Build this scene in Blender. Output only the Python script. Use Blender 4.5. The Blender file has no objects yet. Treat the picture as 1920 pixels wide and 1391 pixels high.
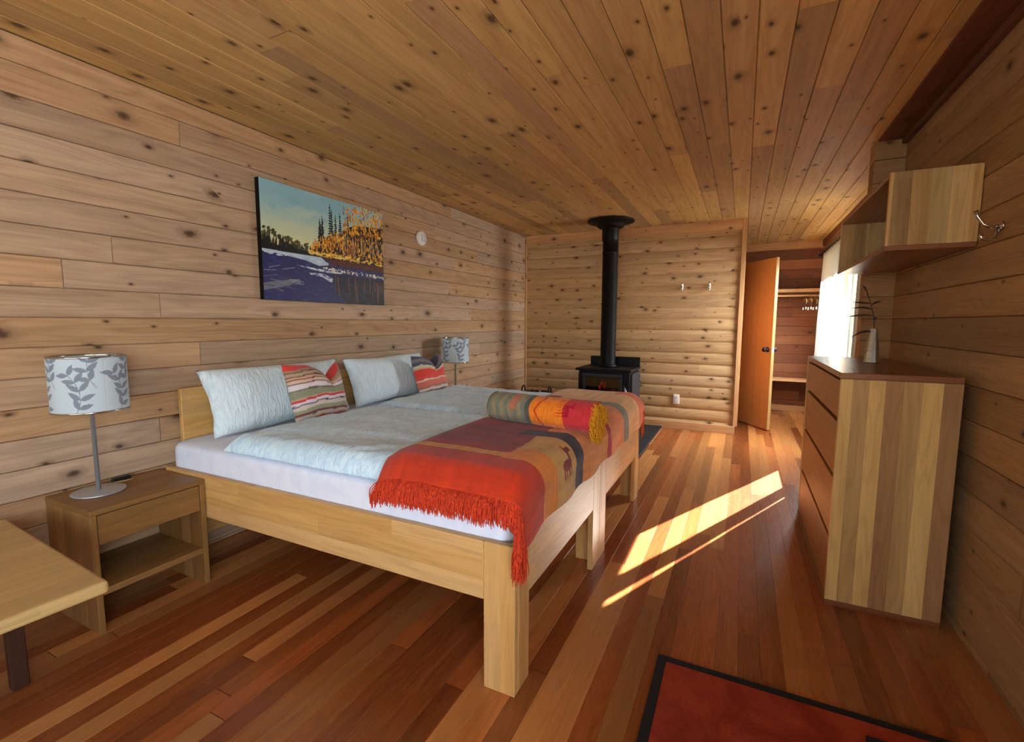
import bpy, bmesh, math, random
import numpy as np
from mathutils import Vector, Matrix, noise
random.seed(7)
PI = math.pi
sc = bpy.context.scene
COL = sc.collection

# ------------------------------------------------------------------ camera
CAM = Vector((2.6844, -0.194, 1.28))
F_PX, YAW, PITCH, ROLL = 884.0, math.radians(25.9077), math.radians(-5.9358), math.radians(0.2051)
Fw = Vector((-math.sin(YAW)*math.cos(PITCH), math.cos(YAW)*math.cos(PITCH), math.sin(PITCH)))
Rt = Vector((math.cos(YAW), math.sin(YAW), 0)); Up = Rt.cross(Fw)
R2 = Rt*math.cos(ROLL)+Up*math.sin(ROLL); U2 = -Rt*math.sin(ROLL)+Up*math.cos(ROLL)
cd = bpy.data.cameras.new('camera'); cam = bpy.data.objects.new('camera', cd); COL.objects.link(cam)
cd.sensor_fit = 'HORIZONTAL'; cd.sensor_width = 36.0; cd.lens = F_PX/1920*36.0; cd.clip_start = 0.02
cam.matrix_world = Matrix(((R2.x, U2.x, -Fw.x, CAM.x), (R2.y, U2.y, -Fw.y, CAM.y), (R2.z, U2.z, -Fw.z, CAM.z), (0, 0, 0, 1)))
sc.camera = cam

# ------------------------------------------------------------------ world, sun, daylight, exposure
sc.view_settings.view_transform = 'Standard'; sc.view_settings.look = 'None'
sc.view_settings.gamma = 1.0; sc.view_settings.use_curve_mapping = False
sc.view_settings.exposure = 0.26
SUN_DIR = Vector((-1.0, -2.18, -2.40*0.55)).normalized()        # travel direction
w = bpy.data.worlds.new('sky'); sc.world = w; w.use_nodes = True
wn = w.node_tree.nodes; wl = w.node_tree.links
bg = wn['Background']; sky = wn.new('ShaderNodeTexSky'); sky.sky_type = 'NISHITA'
sky.sun_disc = False; sky.sun_elevation = math.asin(-SUN_DIR.z); sky.sun_rotation = math.radians(25)
sky.altitude = 200; sky.air_density = 1.0; sky.dust_density = 1.5
wl.new(sky.outputs[0], bg.inputs[0]); bg.inputs[1].default_value = 0.75
def lamp(name, kind, loc, direction, energy, color, **kw):
    ld = bpy.data.lights.new(name, kind); o = bpy.data.objects.new(name, ld); COL.objects.link(o)
    o.location = loc; o.rotation_euler = Vector(direction).to_track_quat('-Z', 'Y').to_euler()
    ld.energy = energy; ld.color = color
    for k, v in kw.items(): setattr(ld, k, v)
    return o
lamp('sun', 'SUN', (8, 12, 8), SUN_DIR, 52.0, (1.0, 0.95, 0.86), angle=math.radians(0.35))
# daylight coming through the panes of the window in the front wall and of the window in the right wall
lamp('front_window_daylight', 'AREA', (1.75, -2.47, 1.42), (0, 1, 0.10), 30.0, (0.86, 0.93, 1.0), shape='RECTANGLE', size=2.7, size_y=1.45)
lamp('side_window_daylight', 'AREA', (3.82, 5.97, 1.47), (-1, 0, -0.9), 190.0, (0.88, 0.94, 1.0), shape='RECTANGLE', size=2.0, size_y=1.12, spread=math.radians(135))
lamp('near_window_daylight', 'AREA', (3.79, -1.20, 1.30), (-1, 0, 0.10), 88.0, (0.74, 0.87, 1.0), shape='RECTANGLE', size=1.6, size_y=1.6)

# ------------------------------------------------------------------ material helpers
def lin(c):
    f = lambda v: (v/12.92 if v <= 0.04045 else ((v+0.055)/1.055)**2.4)
    return tuple(f(x/255.0) for x in c[:3])
def C4(c): return (*lin(c), 1.0)
class NT:
    def __init__(s, name):
        s.m = bpy.data.materials.new(name); s.m.use_nodes = True
        s.t = s.m.node_tree; s.n = s.t.nodes; s.b = s.n['Principled BSDF']
    def put(s, sock, v):
        if isinstance(v, bpy.types.NodeSocket): s.t.links.new(v, sock)
        else: sock.default_value = v
    def math(s, op, a, b=0.0, c=0.0, clamp=False):
        n = s.n.new('ShaderNodeMath'); n.operation = op; n.use_clamp = clamp
        s.put(n.inputs[0], a); s.put(n.inputs[1], b); s.put(n.inputs[2], c); return n.outputs[0]
    def comb(s, x, y, z=0.0):
        n = s.n.new('ShaderNodeCombineXYZ'); s.put(n.inputs[0], x); s.put(n.inputs[1], y); s.put(n.inputs[2], z); return n.outputs[0]
    def sep(s, v):
        n = s.n.new('ShaderNodeSeparateXYZ'); s.put(n.inputs[0], v); return n.outputs
    def noise(s, vec, scale=1.0, detail=2.0, rough=0.5, dist=0.0):
        n = s.n.new('ShaderNodeTexNoise'); s.put(n.inputs['Vector'], vec)
        n.inputs['Scale'].default_value = scale; n.inputs['Detail'].default_value = detail
        n.inputs['Roughness'].default_value = rough; n.inputs['Distortion'].default_value = dist
        return n.outputs[0]
    def white(s, vec):
        n = s.n.new('ShaderNodeTexWhiteNoise'); n.noise_dimensions = '3D'; s.put(n.inputs['Vector'], vec); return n.outputs
    def ss(s, v, a, b, lo=0.0, hi=1.0):
        n = s.n.new('ShaderNodeMapRange'); n.interpolation_type = 'SMOOTHSTEP'; s.put(n.inputs['Value'], v)
        n.inputs['From Min'].default_value = a; n.inputs['From Max'].default_value = b
        n.inputs['To Min'].default_value = lo; n.inputs['To Max'].default_value = hi; return n.outputs[0]
    def mix(s, f, a, b, mode='MIX'):
        n = s.n.new('ShaderNodeMix'); n.data_type = 'RGBA'; n.blend_type = mode
        s.put(n.inputs[0], f); s.put(n.inputs[6], a); s.put(n.inputs[7], b); return n.outputs[2]
    def hsv(s, col, h=0.5, sat=1.0, v=1.0):
        n = s.n.new('ShaderNodeHueSaturation'); s.put(n.inputs['Color'], col)
        s.put(n.inputs['Hue'], h); s.put(n.inputs['Saturation'], sat); s.put(n.inputs['Value'], v); return n.outputs[0]
    def bump(s, h, strength=0.2, dist=0.002):
        n = s.n.new('ShaderNodeBump'); n.inputs['Strength'].default_value = strength
        n.inputs['Distance'].default_value = dist; s.put(n.inputs['Height'], h); s.t.links.new(n.outputs[0], s.b.inputs['Normal'])
    def tex(s, which='Object'):
        return s.n.new('ShaderNodeTexCoord').outputs[which]

def plain(name, c, rough=0.6, metal=0.0, **kw):
    m = NT(name); v = m.noise(m.tex(), 9.0, 3.0); m.put(m.b.inputs['Base Color'], m.mix(m.math('MULTIPLY', v, kw.get('mott', 0.25)), C4(c), C4(tuple(x*0.75 for x in c))))
    m.b.inputs['Roughness'].default_value = rough; m.b.inputs['Metallic'].default_value = metal
    if 'spec' in kw: m.b.inputs['Specular IOR Level'].default_value = kw['spec']
    if 'bump' in kw: m.bump(m.noise(m.tex(), kw['bump'][0], 3.0), kw['bump'][1], 0.002)
    if 'trans' in kw: m.b.inputs['Transmission Weight'].default_value = kw['trans']
    return m.m

def wood(name, light, dark, alt=None, vary=0.3, altamt=0.0, knots=0.0, stave=0.0, rough=0.5, ring=7.0, contrast=1.0, spec=0.4, knotscale=6.0, bump=0.15, stavelen=0.0):
    """board UV in metres (u along the grain), per-board random numbers in the 'seed' attribute"""
    m = NT(name)
    uv = m.n.new('ShaderNodeUVMap'); uv.uv_map = 'UVMap'
    u, v, _ = m.sep(uv.outputs[0])
    at = m.n.new('ShaderNodeAttribute'); at.attribute_name = 'seed'
    r, g, b = m.sep(at.outputs['Vector'])
    if stave > 0:
        si = m.math('FLOOR', m.math('DIVIDE', m.math('ADD', v, m.math('MULTIPLY', r, 3.0)), stave))
        sj = 0.0
        if stavelen > 0:
            w1 = m.white(m.comb(si, m.math('MULTIPLY', b, 77.0), 5.0))[0]
            sj = m.math('FLOOR', m.math('ADD', m.math('DIVIDE', u, stavelen), m.math('MULTIPLY', w1, 9.0)))
        wv, wc = m.white(m.comb(si, m.math('MULTIPLY', b, 77.0), sj))[0:2]
        r2, g2, b2 = m.sep(wc)
        rand = r2; rand2 = g2
        X = m.math('ADD', u, m.math('MULTIPLY', r2, 31.7)); Y = m.math('ADD', v, m.math('MULTIPLY', g2, 17.3)); Z = m.math('MULTIPLY', b2, 9.0)
    else:
        rand = r; rand2 = g
        X = m.math('ADD', u, m.math('MULTIPLY', r, 31.7)); Y = m.math('ADD', v, m.math('MULTIPLY', g, 17.3)); Z = m.math('MULTIPLY', b, 9.0)
    k = None
    if knots > 0:
        vo = m.n.new('ShaderNodeTexVoronoi'); vo.voronoi_dimensions = '2D'; vo.feature = 'F1'
        m.put(vo.inputs['Vector'], m.comb(m.math('MULTIPLY', X, knotscale*0.72), m.math('MULTIPLY', Y, knotscale*1.25)))
        vo.inputs['Scale'].default_value = 1.0
        kr, kg, kb = m.sep(vo.outputs['Color'])
        gate = m.math('LESS_THAN', kr, knots)
        size = m.math('ADD', 0.03, m.math('MULTIPLY', m.math('POWER', kg, 2.2), 0.095))
        dd = m.math('DIVIDE', vo.outputs['Distance'], size)
        dd = m.math('ADD', dd, m.math('MULTIPLY', m.math('SUBTRACT', m.noise(m.comb(m.math('MULTIPLY', X, 60.0), m.math('MULTIPLY', Y, 60.0)), 1.0, 2.0), 0.5), 0.8))
        k = m.math('MULTIPLY', m.ss(dd, 0.35, 1.5, 1.0, 0.0), gate)
        halo = m.math('MULTIPLY', m.ss(dd, 0.8, 3.2, 1.0, 0.0), gate)
        Yw = m.math('ADD', Y, m.math('MULTIPLY', halo, 0.03))
    else: Yw = Y
    A = m.noise(m.comb(m.math('MULTIPLY', X, 0.9), m.math('MULTIPLY', Yw, 9.0), Z), 1.0, 2.0, 0.5, 0.25)
    rings = m.math('PINGPONG', m.math('MULTIPLY', A, ring*2), 0.5)
    rings = m.math('POWER', m.math('MULTIPLY', rings, 2.0), 1.6)
    fib = m.noise(m.comb(m.math('MULTIPLY', X, 5.0), m.math('MULTIPLY', Y, 230.0), Z), 1.0, 3.0, 0.6)
    broad = m.noise(m.comb(m.math('MULTIPLY', X, 0.7), m.math('MULTIPLY', Y, 16.0), Z), 1.0, 3.0, 0.6)
    fac = m.math('ADD', m.math('MULTIPLY', rings, 0.30*contrast), m.math('ADD', m.math('MULTIPLY', m.math('SUBTRACT', fib, 0.5), 0.75*contrast), m.math('MULTIPLY', m.math('SUBTRACT', broad, 0.35), 1.3*contrast)), clamp=True)
    col = m.mix(fac, C4(light), C4(dark))
    if alt is not None:
        col = m.mix(m.math('MULTIPLY', m.ss(rand2, 0.3, 0.95), altamt), col, m.mix(fac, C4(alt), C4(tuple(x*0.8 for x in alt))))
    val = m.math('ADD', 1.0, m.math('MULTIPLY', m.math('SUBTRACT', rand, 0.5), vary*2))
    col = m.hsv(col, 0.5, 1.0, val)
    if k is not None:
        col = m.mix(m.math('MULTIPLY', halo, 0.42), col, C4(tuple(x*0.62 for x in dark)))
        col = m.mix(m.math('MULTIPLY', k, 0.85), col, C4((62, 38, 26)))
    m.put(m.b.inputs['Base Color'], col)
    m.put(m.b.inputs['Roughness'], m.math('ADD', rough-0.06, m.math('MULTIPLY', fib, 0.16)))
    m.b.inputs['Specular IOR Level'].default_value = spec
    m.bump(m.math('ADD', m.math('MULTIPLY', fib, 0.7), m.math('MULTIPLY', rings, 0.6)), bump, 0.001)
    return m.m

M = {}
M['wall'] = wood('cedar_wall', (190, 152, 112), (148, 110, 76), alt=(182, 158, 134), vary=0.11, contrast=1.2, altamt=0.7, knots=0.62, rough=0.62, ring=5, spec=0.25, knotscale=5.2)
M['wallback'] = wood('cedar_log_siding', (200, 162, 114), (156, 118, 78), alt=(188, 158, 122), vary=0.11, contrast=1.15, altamt=0.5, knots=0.66, rough=0.62, ring=5, spec=0.25, knotscale=7.0)
M['wallright'] = wood('cedar_wall_right', (172, 134, 88), (128, 92, 56), alt=(160, 130, 96), vary=0.18, altamt=0.5, knots=0.22, rough=0.62, ring=11, spec=0.25)
M['ceil'] = wood('cedar_ceiling', (206, 168, 106), (164, 126, 76), alt=(174, 138, 102), vary=0.13, altamt=0.7, knots=0.66, rough=0.6, ring=4, spec=0.25, knotscale=5.6)
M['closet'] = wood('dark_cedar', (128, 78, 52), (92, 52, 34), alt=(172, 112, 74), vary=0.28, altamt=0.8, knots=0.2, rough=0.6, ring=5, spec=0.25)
M['floor'] = wood('fir_floor', (152, 82, 36), (92, 38, 14), alt=(190, 128, 70), vary=0.36, altamt=0.85, knots=0.0, rough=0.27, ring=9, spec=0.5, bump=0.04, contrast=1.0)
M['oak'] = wood('oiled_oak', (212, 166, 98), (168, 120, 60), alt=(218, 180, 122), vary=0.12, altamt=0.6, stave=0.075, rough=0.42, ring=5, contrast=1.0, stavelen=0.9, bump=0.06)
M['drawer'] = wood('drawer_oak', (172, 118, 66), (132, 84, 42), alt=(182, 132, 78), vary=0.14, altamt=0.6, stave=0.11, rough=0.4, ring=5, contrast=0.9, bump=0.05)
M['walnutty'] = wood('pale_walnut', (186, 152, 96), (142, 106, 62), alt=(206, 180, 122), vary=0.44, altamt=0.9, stave=0.066, rough=0.42, ring=6, contrast=1.1, bump=0.06)
M['nightwood'] = wood('brown_oak', (144, 104, 56), (100, 66, 34), alt=(156, 118, 68), vary=0.16, altamt=0.6, stave=0.07, rough=0.45, ring=5, contrast=0.9, bump=0.06)
M['palestave'] = wood('pale_stave', (206, 174, 108), (168, 134, 78), vary=0.06, rough=0.42, ring=6, contrast=1.1, bump=0.06)
M['brownstave'] = wood('brown_stave', (160, 122, 78), (122, 88, 54), vary=0.06, rough=0.42, ring=6, contrast=1.1, bump=0.06)
M['walnutstave'] = wood('mid_stave', (180, 148, 94), (142, 110, 68), vary=0.06, rough=0.42, ring=6, contrast=1.1, bump=0.06)
M['darktop'] = wood('dark_top_wood', (128, 78, 48), (92, 52, 32), alt=(146, 98, 64), vary=0.16, altamt=0.6, stave=0.06, rough=0.28, ring=5, contrast=0.8, bump=0.03, spec=0.5)
M['table'] = wood('beech_table', (196, 164, 104), (156, 122, 70), alt=(190, 160, 106), vary=0.09, altamt=0.5, stave=0.07, rough=0.45, ring=5, contrast=0.7, stavelen=0.8, bump=0.05)
M['doorwood'] = wood('orange_fir_veneer', (240, 178, 102), (222, 148, 74), alt=(244, 186, 112), vary=0.06, altamt=0.5, stave=0.25, rough=0.35, ring=6, contrast=1.0, bump=0.04)
M['trim'] = wood('cedar_trim', (206, 158, 108), (164, 116, 74), vary=0.12, knots=0.25, rough=0.6, ring=4, spec=0.25)
M['darkleg'] = wood('dark_stained_leg', (70, 40, 24), (44, 24, 14), vary=0.1, rough=0.5, spec=0.3)
M['legpale'] = M['oak']
M['black'] = plain('black_enamel', (7, 7, 9), 0.5, spec=0.22, mott=0.1)
M['iron'] = plain('cast_iron_grey', (30, 32, 40), 0.5, mott=0.2)
M['hearth'] = plain('black_hearth_pad', (16, 16, 18), 0.7)
M['chrome'] = plain('chrome', (205, 205, 200), 0.16, 1.0, mott=0.05)
M['steel'] = plain('brushed_steel', (196, 202, 208), 0.38, 0.75, mott=0.08)
M['whiteplastic'] = plain('white_plastic', (226, 222, 210), 0.4, mott=0.1)
M['blackplastic'] = plain('black_plastic', (16, 16, 18), 0.4)
M['cord'] = plain('clear_beige_cord', (190, 165, 110), 0.4)
M['bark'] = plain('firewood_bark', (92, 60, 38), 0.85, bump=(40, 0.6), mott=0.8)
M['cutwood'] = plain('firewood_cut_face', (200, 165, 115), 0.8)
M['wicker'] = plain('dark_wicker', (64, 38, 24), 0.7, bump=(70, 0.8), mott=0.8)
M['leaf'] = plain('dried_dark_leaf', (58, 38, 34), 0.6)
M['window'] = wood('window_frame_wood', (200, 150, 96), (160, 110, 66), rough=0.45)
M['rugblack'] = plain('black_rug_binding', (13, 12, 13), 0.9, bump=(200, 0.4))
M['darkmat'] = plain('navy_black_mat', (14, 18, 26), 0.9, bump=(160, 0.6), mott=0.6)
M['grass'] = plain('pale_gravel', (190, 188, 178), 0.9, mott=0.8)

def rug_mat():
    m = NT('red_wool_rug'); c = m.tex(); n1 = m.noise(c, 5.0, 4.0, 0.6, 0.4); n2 = m.noise(c, 160.0, 2.0)
    col = m.mix(m.ss(n1, 0.35, 0.7), C4((134, 50, 32)), C4((172, 74, 44)))
    col = m.mix(m.math('MULTIPLY', n2, 0.5), col, C4((110, 28, 18))); m.put(m.b.inputs['Base Color'], col)
    m.b.inputs['Roughness'].default_value = 0.95; m.b.inputs['Specular IOR Level'].default_value = 0.1
    m.bump(n2, 0.5, 0.004); return m.m
M['rug'] = rug_mat()
def cloth(name, c1, c2, kind):
    m = NT(name); c = m.tex()
    x, y, z = m.sep(c)
    if kind == 'seersucker':
        h = m.noise(m.comb(m.math('MULTIPLY', x, 42.0), m.math('MULTIPLY', y, 15.0), m.math('MULTIPLY', z, 20.0)), 1.0, 3.0, 0.6, 1.2); m.bump(h, 0.75, 0.012)
    elif kind == 'pillow':
        h = m.noise(m.comb(m.math('MULTIPLY', x, 20.0), m.math('MULTIPLY', y, 55.0), m.math('MULTIPLY', z, 12.0)), 1.0, 3.0, 0.6, 1.0); m.bump(h, 0.9, 0.012)
    else:
        h = m.noise(c, 14.0, 3.0, 0.5, 0.4); m.bump(h, 0.3, 0.006)
    m.put(m.b.inputs['Base Color'], m.mix(m.ss(h, 0.3, 0.7), C4(c1), C4(c2)))
    m.b.inputs['Roughness'].default_value = 0.85; m.b.inputs['Sheen Weight'].default_value = 0.25
    m.b.inputs['Specular IOR Level'].default_value = 0.2
    return m.m
M['duvet'] = cloth('white_seersucker', (216, 242, 253), (184, 220, 240), 'seersucker')
M['pillow'] = cloth('white_pillow_cotton', (226, 242, 247), (206, 228, 236), 'pillow')
M['sheet'] = cloth('lilac_white_sheet', (224, 230, 243), (214, 222, 238), 'plain')
def painted(name, rough=0.8, nscale=60.0, namt=0.35, bumpk=0.3, aniso=(1, 1, 1), translucent=0.0, sheen=0.2):
    m = NT(name); at = m.n.new('ShaderNodeAttribute'); at.attribute_name = 'Col'
    x, y, z = m.sep(m.tex())
    n = m.noise(m.comb(m.math('MULTIPLY', x, aniso[0]), m.math('MULTIPLY', y, aniso[1]), m.math('MULTIPLY', z, aniso[2])), nscale, 3.0, 0.6)
    n2 = m.noise(m.tex(), 9.0, 3.0, 0.6)
    v = m.math('ADD', 1.0-namt*0.5, m.math('ADD', m.math('MULTIPLY', n, namt*0.6), m.math('MULTIPLY', n2, namt*0.4)))
    m.put(m.b.inputs['Base Color'], m.hsv(at.outputs['Color'], 0.5, 1.0, v))
    m.b.inputs['Roughness'].default_value = rough; m.b.inputs['Sheen Weight'].default_value = sheen
    m.b.inputs['Specular IOR Level'].default_value = 0.25
    m.bump(n, bumpk, 0.003)
    if translucent:
        tr = m.n.new('ShaderNodeBsdfTranslucent'); m.t.links.new(at.outputs['Color'], tr.inputs[0])
        mx = m.n.new('ShaderNodeMixShader'); mx.inputs[0].default_value = translucent
        out = m.n['Material Output']; m.t.links.new(m.b.outputs[0], mx.inputs[1]); m.t.links.new(tr.outputs[0], mx.inputs[2]); m.t.links.new(mx.outputs[0], out.inputs[0])
    return m.m
M['blanket'] = painted('woven_wool', 0.9, 30.0, 0.55, 0.45, (1, 6, 1), sheen=0.15)
M['rollblanket'] = painted('woven_wool_roll', 0.9, 30.0, 0.55, 0.45, (6, 1, 1), sheen=0.15)
M['cushion'] = painted('striped_cushion_cloth', 0.85, 50.0, 0.35, 0.3)
M['paint'] = painted('oil_painting', 0.45, 90.0, 0.12, 0.35, sheen=0.0)
M['shade'] = painted('printed_lampshade', 0.85, 200.0, 0.08, 0.1, translucent=0.25)
def fringe_mat(name, c1, c2):
    m = NT(name); n = m.noise(m.tex(), 120.0, 2.0)
    m.put(m.b.inputs['Base Color'], m.mix(m.ss(n, 0.3, 0.7), C4(c1), C4(c2))); m.b.inputs['Roughness'].default_value = 0.9
    return m.m
M['fringe_red'] = fringe_mat('orange_red_fringe', (214, 66, 18), (170, 40, 12))
M['fringe_or'] = fringe_mat('orange_fringe', (226, 120, 40), (190, 80, 20))
M['fringe_yel'] = fringe_mat('yellow_fringe', (232, 168, 24), (190, 118, 12))
def curtain_mat():
    m = NT('cream_curtain'); n = m.noise(m.tex(), 120.0, 2.0)
    m.put(m.b.inputs['Base Color'], m.mix(m.math('MULTIPLY', n, 0.4), C4((228, 230, 222)), C4((198, 202, 190)))); m.b.inputs['Roughness'].default_value = 0.85
    tr = m.n.new('ShaderNodeBsdfTranslucent'); tr.inputs[0].default_value = C4((226, 234, 232))
    mx = m.n.new('ShaderNodeMixShader'); mx.inputs[0].default_value = 0.28
    m.t.links.new(m.b.outputs[0], mx.inputs[1]); m.t.links.new(tr.outputs[0], mx.inputs[2]); m.t.links.new(mx.outputs[0], m.n['Material Output'].inputs[0])
    return m.m
M['curtain'] = curtain_mat()
def glass_thin(name, tint=(1, 1, 1), refl=0.08):
    m = NT(name); tr = m.n.new('ShaderNodeBsdfTransparent'); tr.inputs[0].default_value = (*tint, 1)
    gl = m.n.new('ShaderNodeBsdfGlossy'); gl.inputs['Roughness'].default_value = 0.03
    mx = m.n.new('ShaderNodeMixShader'); mx.inputs[0].default_value = refl
    m.t.links.new(tr.outputs[0], mx.inputs[1]); m.t.links.new(gl.outputs[0], mx.inputs[2]); m.t.links.new(mx.outputs[0], m.n['Material Output'].inputs[0])
    return m.m
M['pane'] = glass_thin('window_glass')
M['stoveglass'] = glass_thin('smoked_stove_glass', (0.45, 0.40, 0.38))
def vase_mat():
    m = NT('smoky_glass'); m.b.inputs['Base Color'].default_value = (0.75, 0.82, 0.80, 1); m.b.inputs['Roughness'].default_value = 0.03
    m.b.inputs['Transmission Weight'].default_value = 0.75; m.b.inputs['IOR'].default_value = 1.5; m.b.inputs['Metallic'].default_value = 0.8; return m.m
M['vase'] = vase_mat()
def ember_mat():
    m = NT('glowing_ember'); c = m.tex(); n = m.noise(c, 14.0, 4.0, 0.7)
    f = m.ss(n, 0.49, 0.68)
    m.put(m.b.inputs['Base Color'], C4((30, 12, 10))); m.put(m.b.inputs['Emission Color'], m.mix(f, (0.5, 0.0, 0.005, 1), (1.0, 0.012, 0.03, 1)))
    m.put(m.b.inputs['Emission Strength'], m.math('MULTIPLY', f, 4.0)); m.b.inputs['Roughness'].default_value = 0.9
    return m.m
M['ember'] = ember_mat()

# ------------------------------------------------------------------ mesh helpers
def set_uv(bm, grain, faces=None, scale=1.0, rnd=None, off=None):
    """box-projected UV in metres, u along the grain axis; one random seed for these faces"""
    uvl = bm.loops.layers.uv.get('UVMap') or bm.loops.layers.uv.new('UVMap')
    sl = bm.loops.layers.float_color.get('seed') or bm.loops.layers.float_color.new('seed')
    if rnd is None: rnd = (random.random(), random.random(), random.random())
    for f in (faces if faces is not None else bm.faces):
        n = f.normal; a = max(range(3), key=lambda i: abs(n[i]))
        for l in f.loops:
            c = l.vert.co
            if a == grain:
                o = [i for i in range(3) if i != a]; uv = (c[o[0]]*0.3, c[o[1]])
            else:
                t = [i for i in range(3) if i not in (a, grain)][0]; uv = (c[grain], c[t]+c[a]*0.13)
            l[uvl].uv = (uv[0]*scale, uv[1]*scale); l[sl] = (*rnd, 1.0)
class MB:
    """collects shapes and links them as ONE mesh object"""
    def __init__(s):
        s.bm = bmesh.new(); s.bm.loops.layers.uv.new('UVMap'); s.bm.loops.layers.float_color.new('seed'); s.mi = 0
    def absorb(s, b2, grain=None, mat=0, smooth=False, rnd=None):
        b2.normal_update()
        if grain is not None: set_uv(b2, grain, rnd=rnd)
        for f in b2.faces: f.material_index = mat; f.smooth = smooth
        me = bpy.data.meshes.new('t'); b2.to_mesh(me); b2.free()
        s.bm.from_mesh(me); bpy.data.meshes.remove(me); return s
    def box(s, a, b, grain=0, bev=0.002, mat=0, rnd=None):
        b2 = bmesh.new(); bmesh.ops.create_cube(b2, size=1.0)
        lo = [min(a[i], b[i]) for i in range(3)]; hi = [max(a[i], b[i]) for i in range(3)]
        for v in b2.verts:
            for i in range(3): v.co[i] = (lo[i]+hi[i])/2+v.co[i]*(hi[i]-lo[i])
        if bev > 0:
            bv = min(bev, min(hi[i]-lo[i] for i in range(3))*0.3)
            bmesh.ops.bevel(b2, geom=list(b2.edges), offset=bv, segments=1 if bv < 0.004 else 3, affect='EDGES', profile=0.5)
        return s.absorb(b2, grain, mat, False, rnd)
    def tube(s, pts, r, seg=10, caps=True, mat=0, smooth=True):
        pts = [Vector(p) for p in pts]; rr = r if isinstance(r, (list, tuple)) else [r]*len(pts)
        b2 = bmesh.new(); rings = []; prev = None
        for i, p in enumerate(pts):
            d = (pts[min(i+1, len(pts)-1)]-pts[max(i-1, 0)]).normalized()
            if prev is None:
                ref = Vector((0, 0, 1)) if abs(d.z) < 0.9 else Vector((1, 0, 0)); x = d.cross(ref).normalized()
            else: x = (prev-d*prev.dot(d)).normalized()
            y = d.cross(x); prev = x
            rings.append([b2.verts.new(p+(x*math.cos(2*PI*k/seg)+y*math.sin(2*PI*k/seg))*rr[i]) for k in range(seg)])
        for i in range(len(rings)-1):
            for k in range(seg): b2.faces.new((rings[i][k], rings[i][(k+1) % seg], rings[i+1][(k+1) % seg], rings[i+1][k]))
        if caps: b2.faces.new(rings[0][::-1]); b2.faces.new(rings[-1])
        bmesh.ops.recalc_face_normals(b2, faces=b2.faces)
        return s.absorb(b2, 0, mat, smooth)
    def lathe(s, prof, c=(0, 0, 0), seg=32, mat=0, smooth=True, close=True):
        b2 = bmesh.new(); rings = []
        for (r, z) in prof:
            if r < 1e-6: rings.append([b2.verts.new((c[0], c[1], c[2]+z))])
            else: rings.append([b2.verts.new((c[0]+r*math.cos(2*PI*k/seg), c[1]+r*math.sin(2*PI*k/seg), c[2]+z)) for k in range(seg)])
        for a, b in zip(rings[:-1], rings[1:]):
            for k in range(seg):
                k2 = (k+1) % seg
                if len(a) == 1 and len(b) == 1: continue
                if len(a) == 1: b2.faces.new((a[0], b[k2], b[k]))
                elif len(b) == 1: b2.faces.new((a[k], a[k2], b[0]))
                else: b2.faces.new((a[k], a[k2], b[k2], b[k]))
        bmesh.ops.recalc_face_normals(b2, faces=b2.faces)
        return s.absorb(b2, 2, mat, smooth)
    def grid(s, P, mat=0, smooth=True, col=None, closed_u=False, double=None):
        """P[i][j] -> points; col[i][j] linear colours; double=offset function for a closed sheet"""
        b2 = bmesh.new(); cl = b2.verts.layers.float_color.new('Col') if col is not None else None
        V = [[b2.verts.new(p) for p in row] for row in P]
        if cl is not None:
            for i, row in enumerate(V):
                for j, v in enumerate(row): v[cl] = (*col[i][j], 1.0)
        n = len(V); m_ = len(V[0])
        for i in range(n if closed_u else n-1):
            for j in range(m_-1):
                b2.faces.new((V[i][j], V[(i+1) % n][j], V[(i+1) % n][j+1], V[i][j+1]))
        b2.normal_update()
        return s.absorb(b2, None, mat, smooth)
    def build(s, name, mats, parent=None, origin=None, world=None):
        me = bpy.data.meshes.new(name); s.bm.normal_update()
        if world is not None: s.bm.transform(world)
        org = Vector(origin) if origin is not None else Vector((0, 0, 0))
        if parent is not None and origin is None: org = Vector(parent.location) if parent.parent is None else Vector(parent.matrix_world.translation)
        if org.length > 0: bmesh.ops.translate(s.bm, verts=s.bm.verts, vec=-org)
        s.bm.to_mesh(me); s.bm.free()
        for mm in (mats if isinstance(mats, (list, tuple)) else [mats]): me.materials.append(mm)
        o = bpy.data.objects.new(name, me); COL.objects.link(o)
        if parent is not None:
            o.parent = parent
            pw = ORG[parent.name]; o.location = org-pw; ORG[o.name] = org
        else: o.location = org; ORG[o.name] = org
        return o
ORG = {}
def part(name, mb, mat, parent, origin=None):
    """a mesh child; shapes are given in room coordinates"""
    return mb.build(name, mat, parent, origin if origin is not None else ORG[parent.name])
def thing(name, label, cat, loc=(0, 0, 0), group=None):
    o = bpy.data.objects.new(name, None); COL.objects.link(o); o.empty_display_size = 0.1
    o.location = loc; ORG[o.name] = Vector(loc); tag(o, label, cat, group); return o
def tag(o, label, cat, group=None, kind=None):
    o['label'] = label; o['category'] = cat
    if group: o['group'] = group
    if kind: o['kind'] = kind
    return o
def struct(o, label=None):
    o['kind'] = 'structure'
    if label: o['label'] = label
    return o
def copy_tree(root, delta, label):
    c = root.copy(); COL.objects.link(c); c.location = Vector(root.location)+Vector(delta); c['label'] = label; ORG[c.name] = ORG[root.name]+Vector(delta)
    def rec(src, dst):
        for ch in list(src.children):
            d = ch.copy(); COL.objects.link(d); d.parent = dst; ORG[d.name] = ORG[ch.name]+Vector(delta); rec(ch, d)
    rec(root, c); return c

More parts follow.
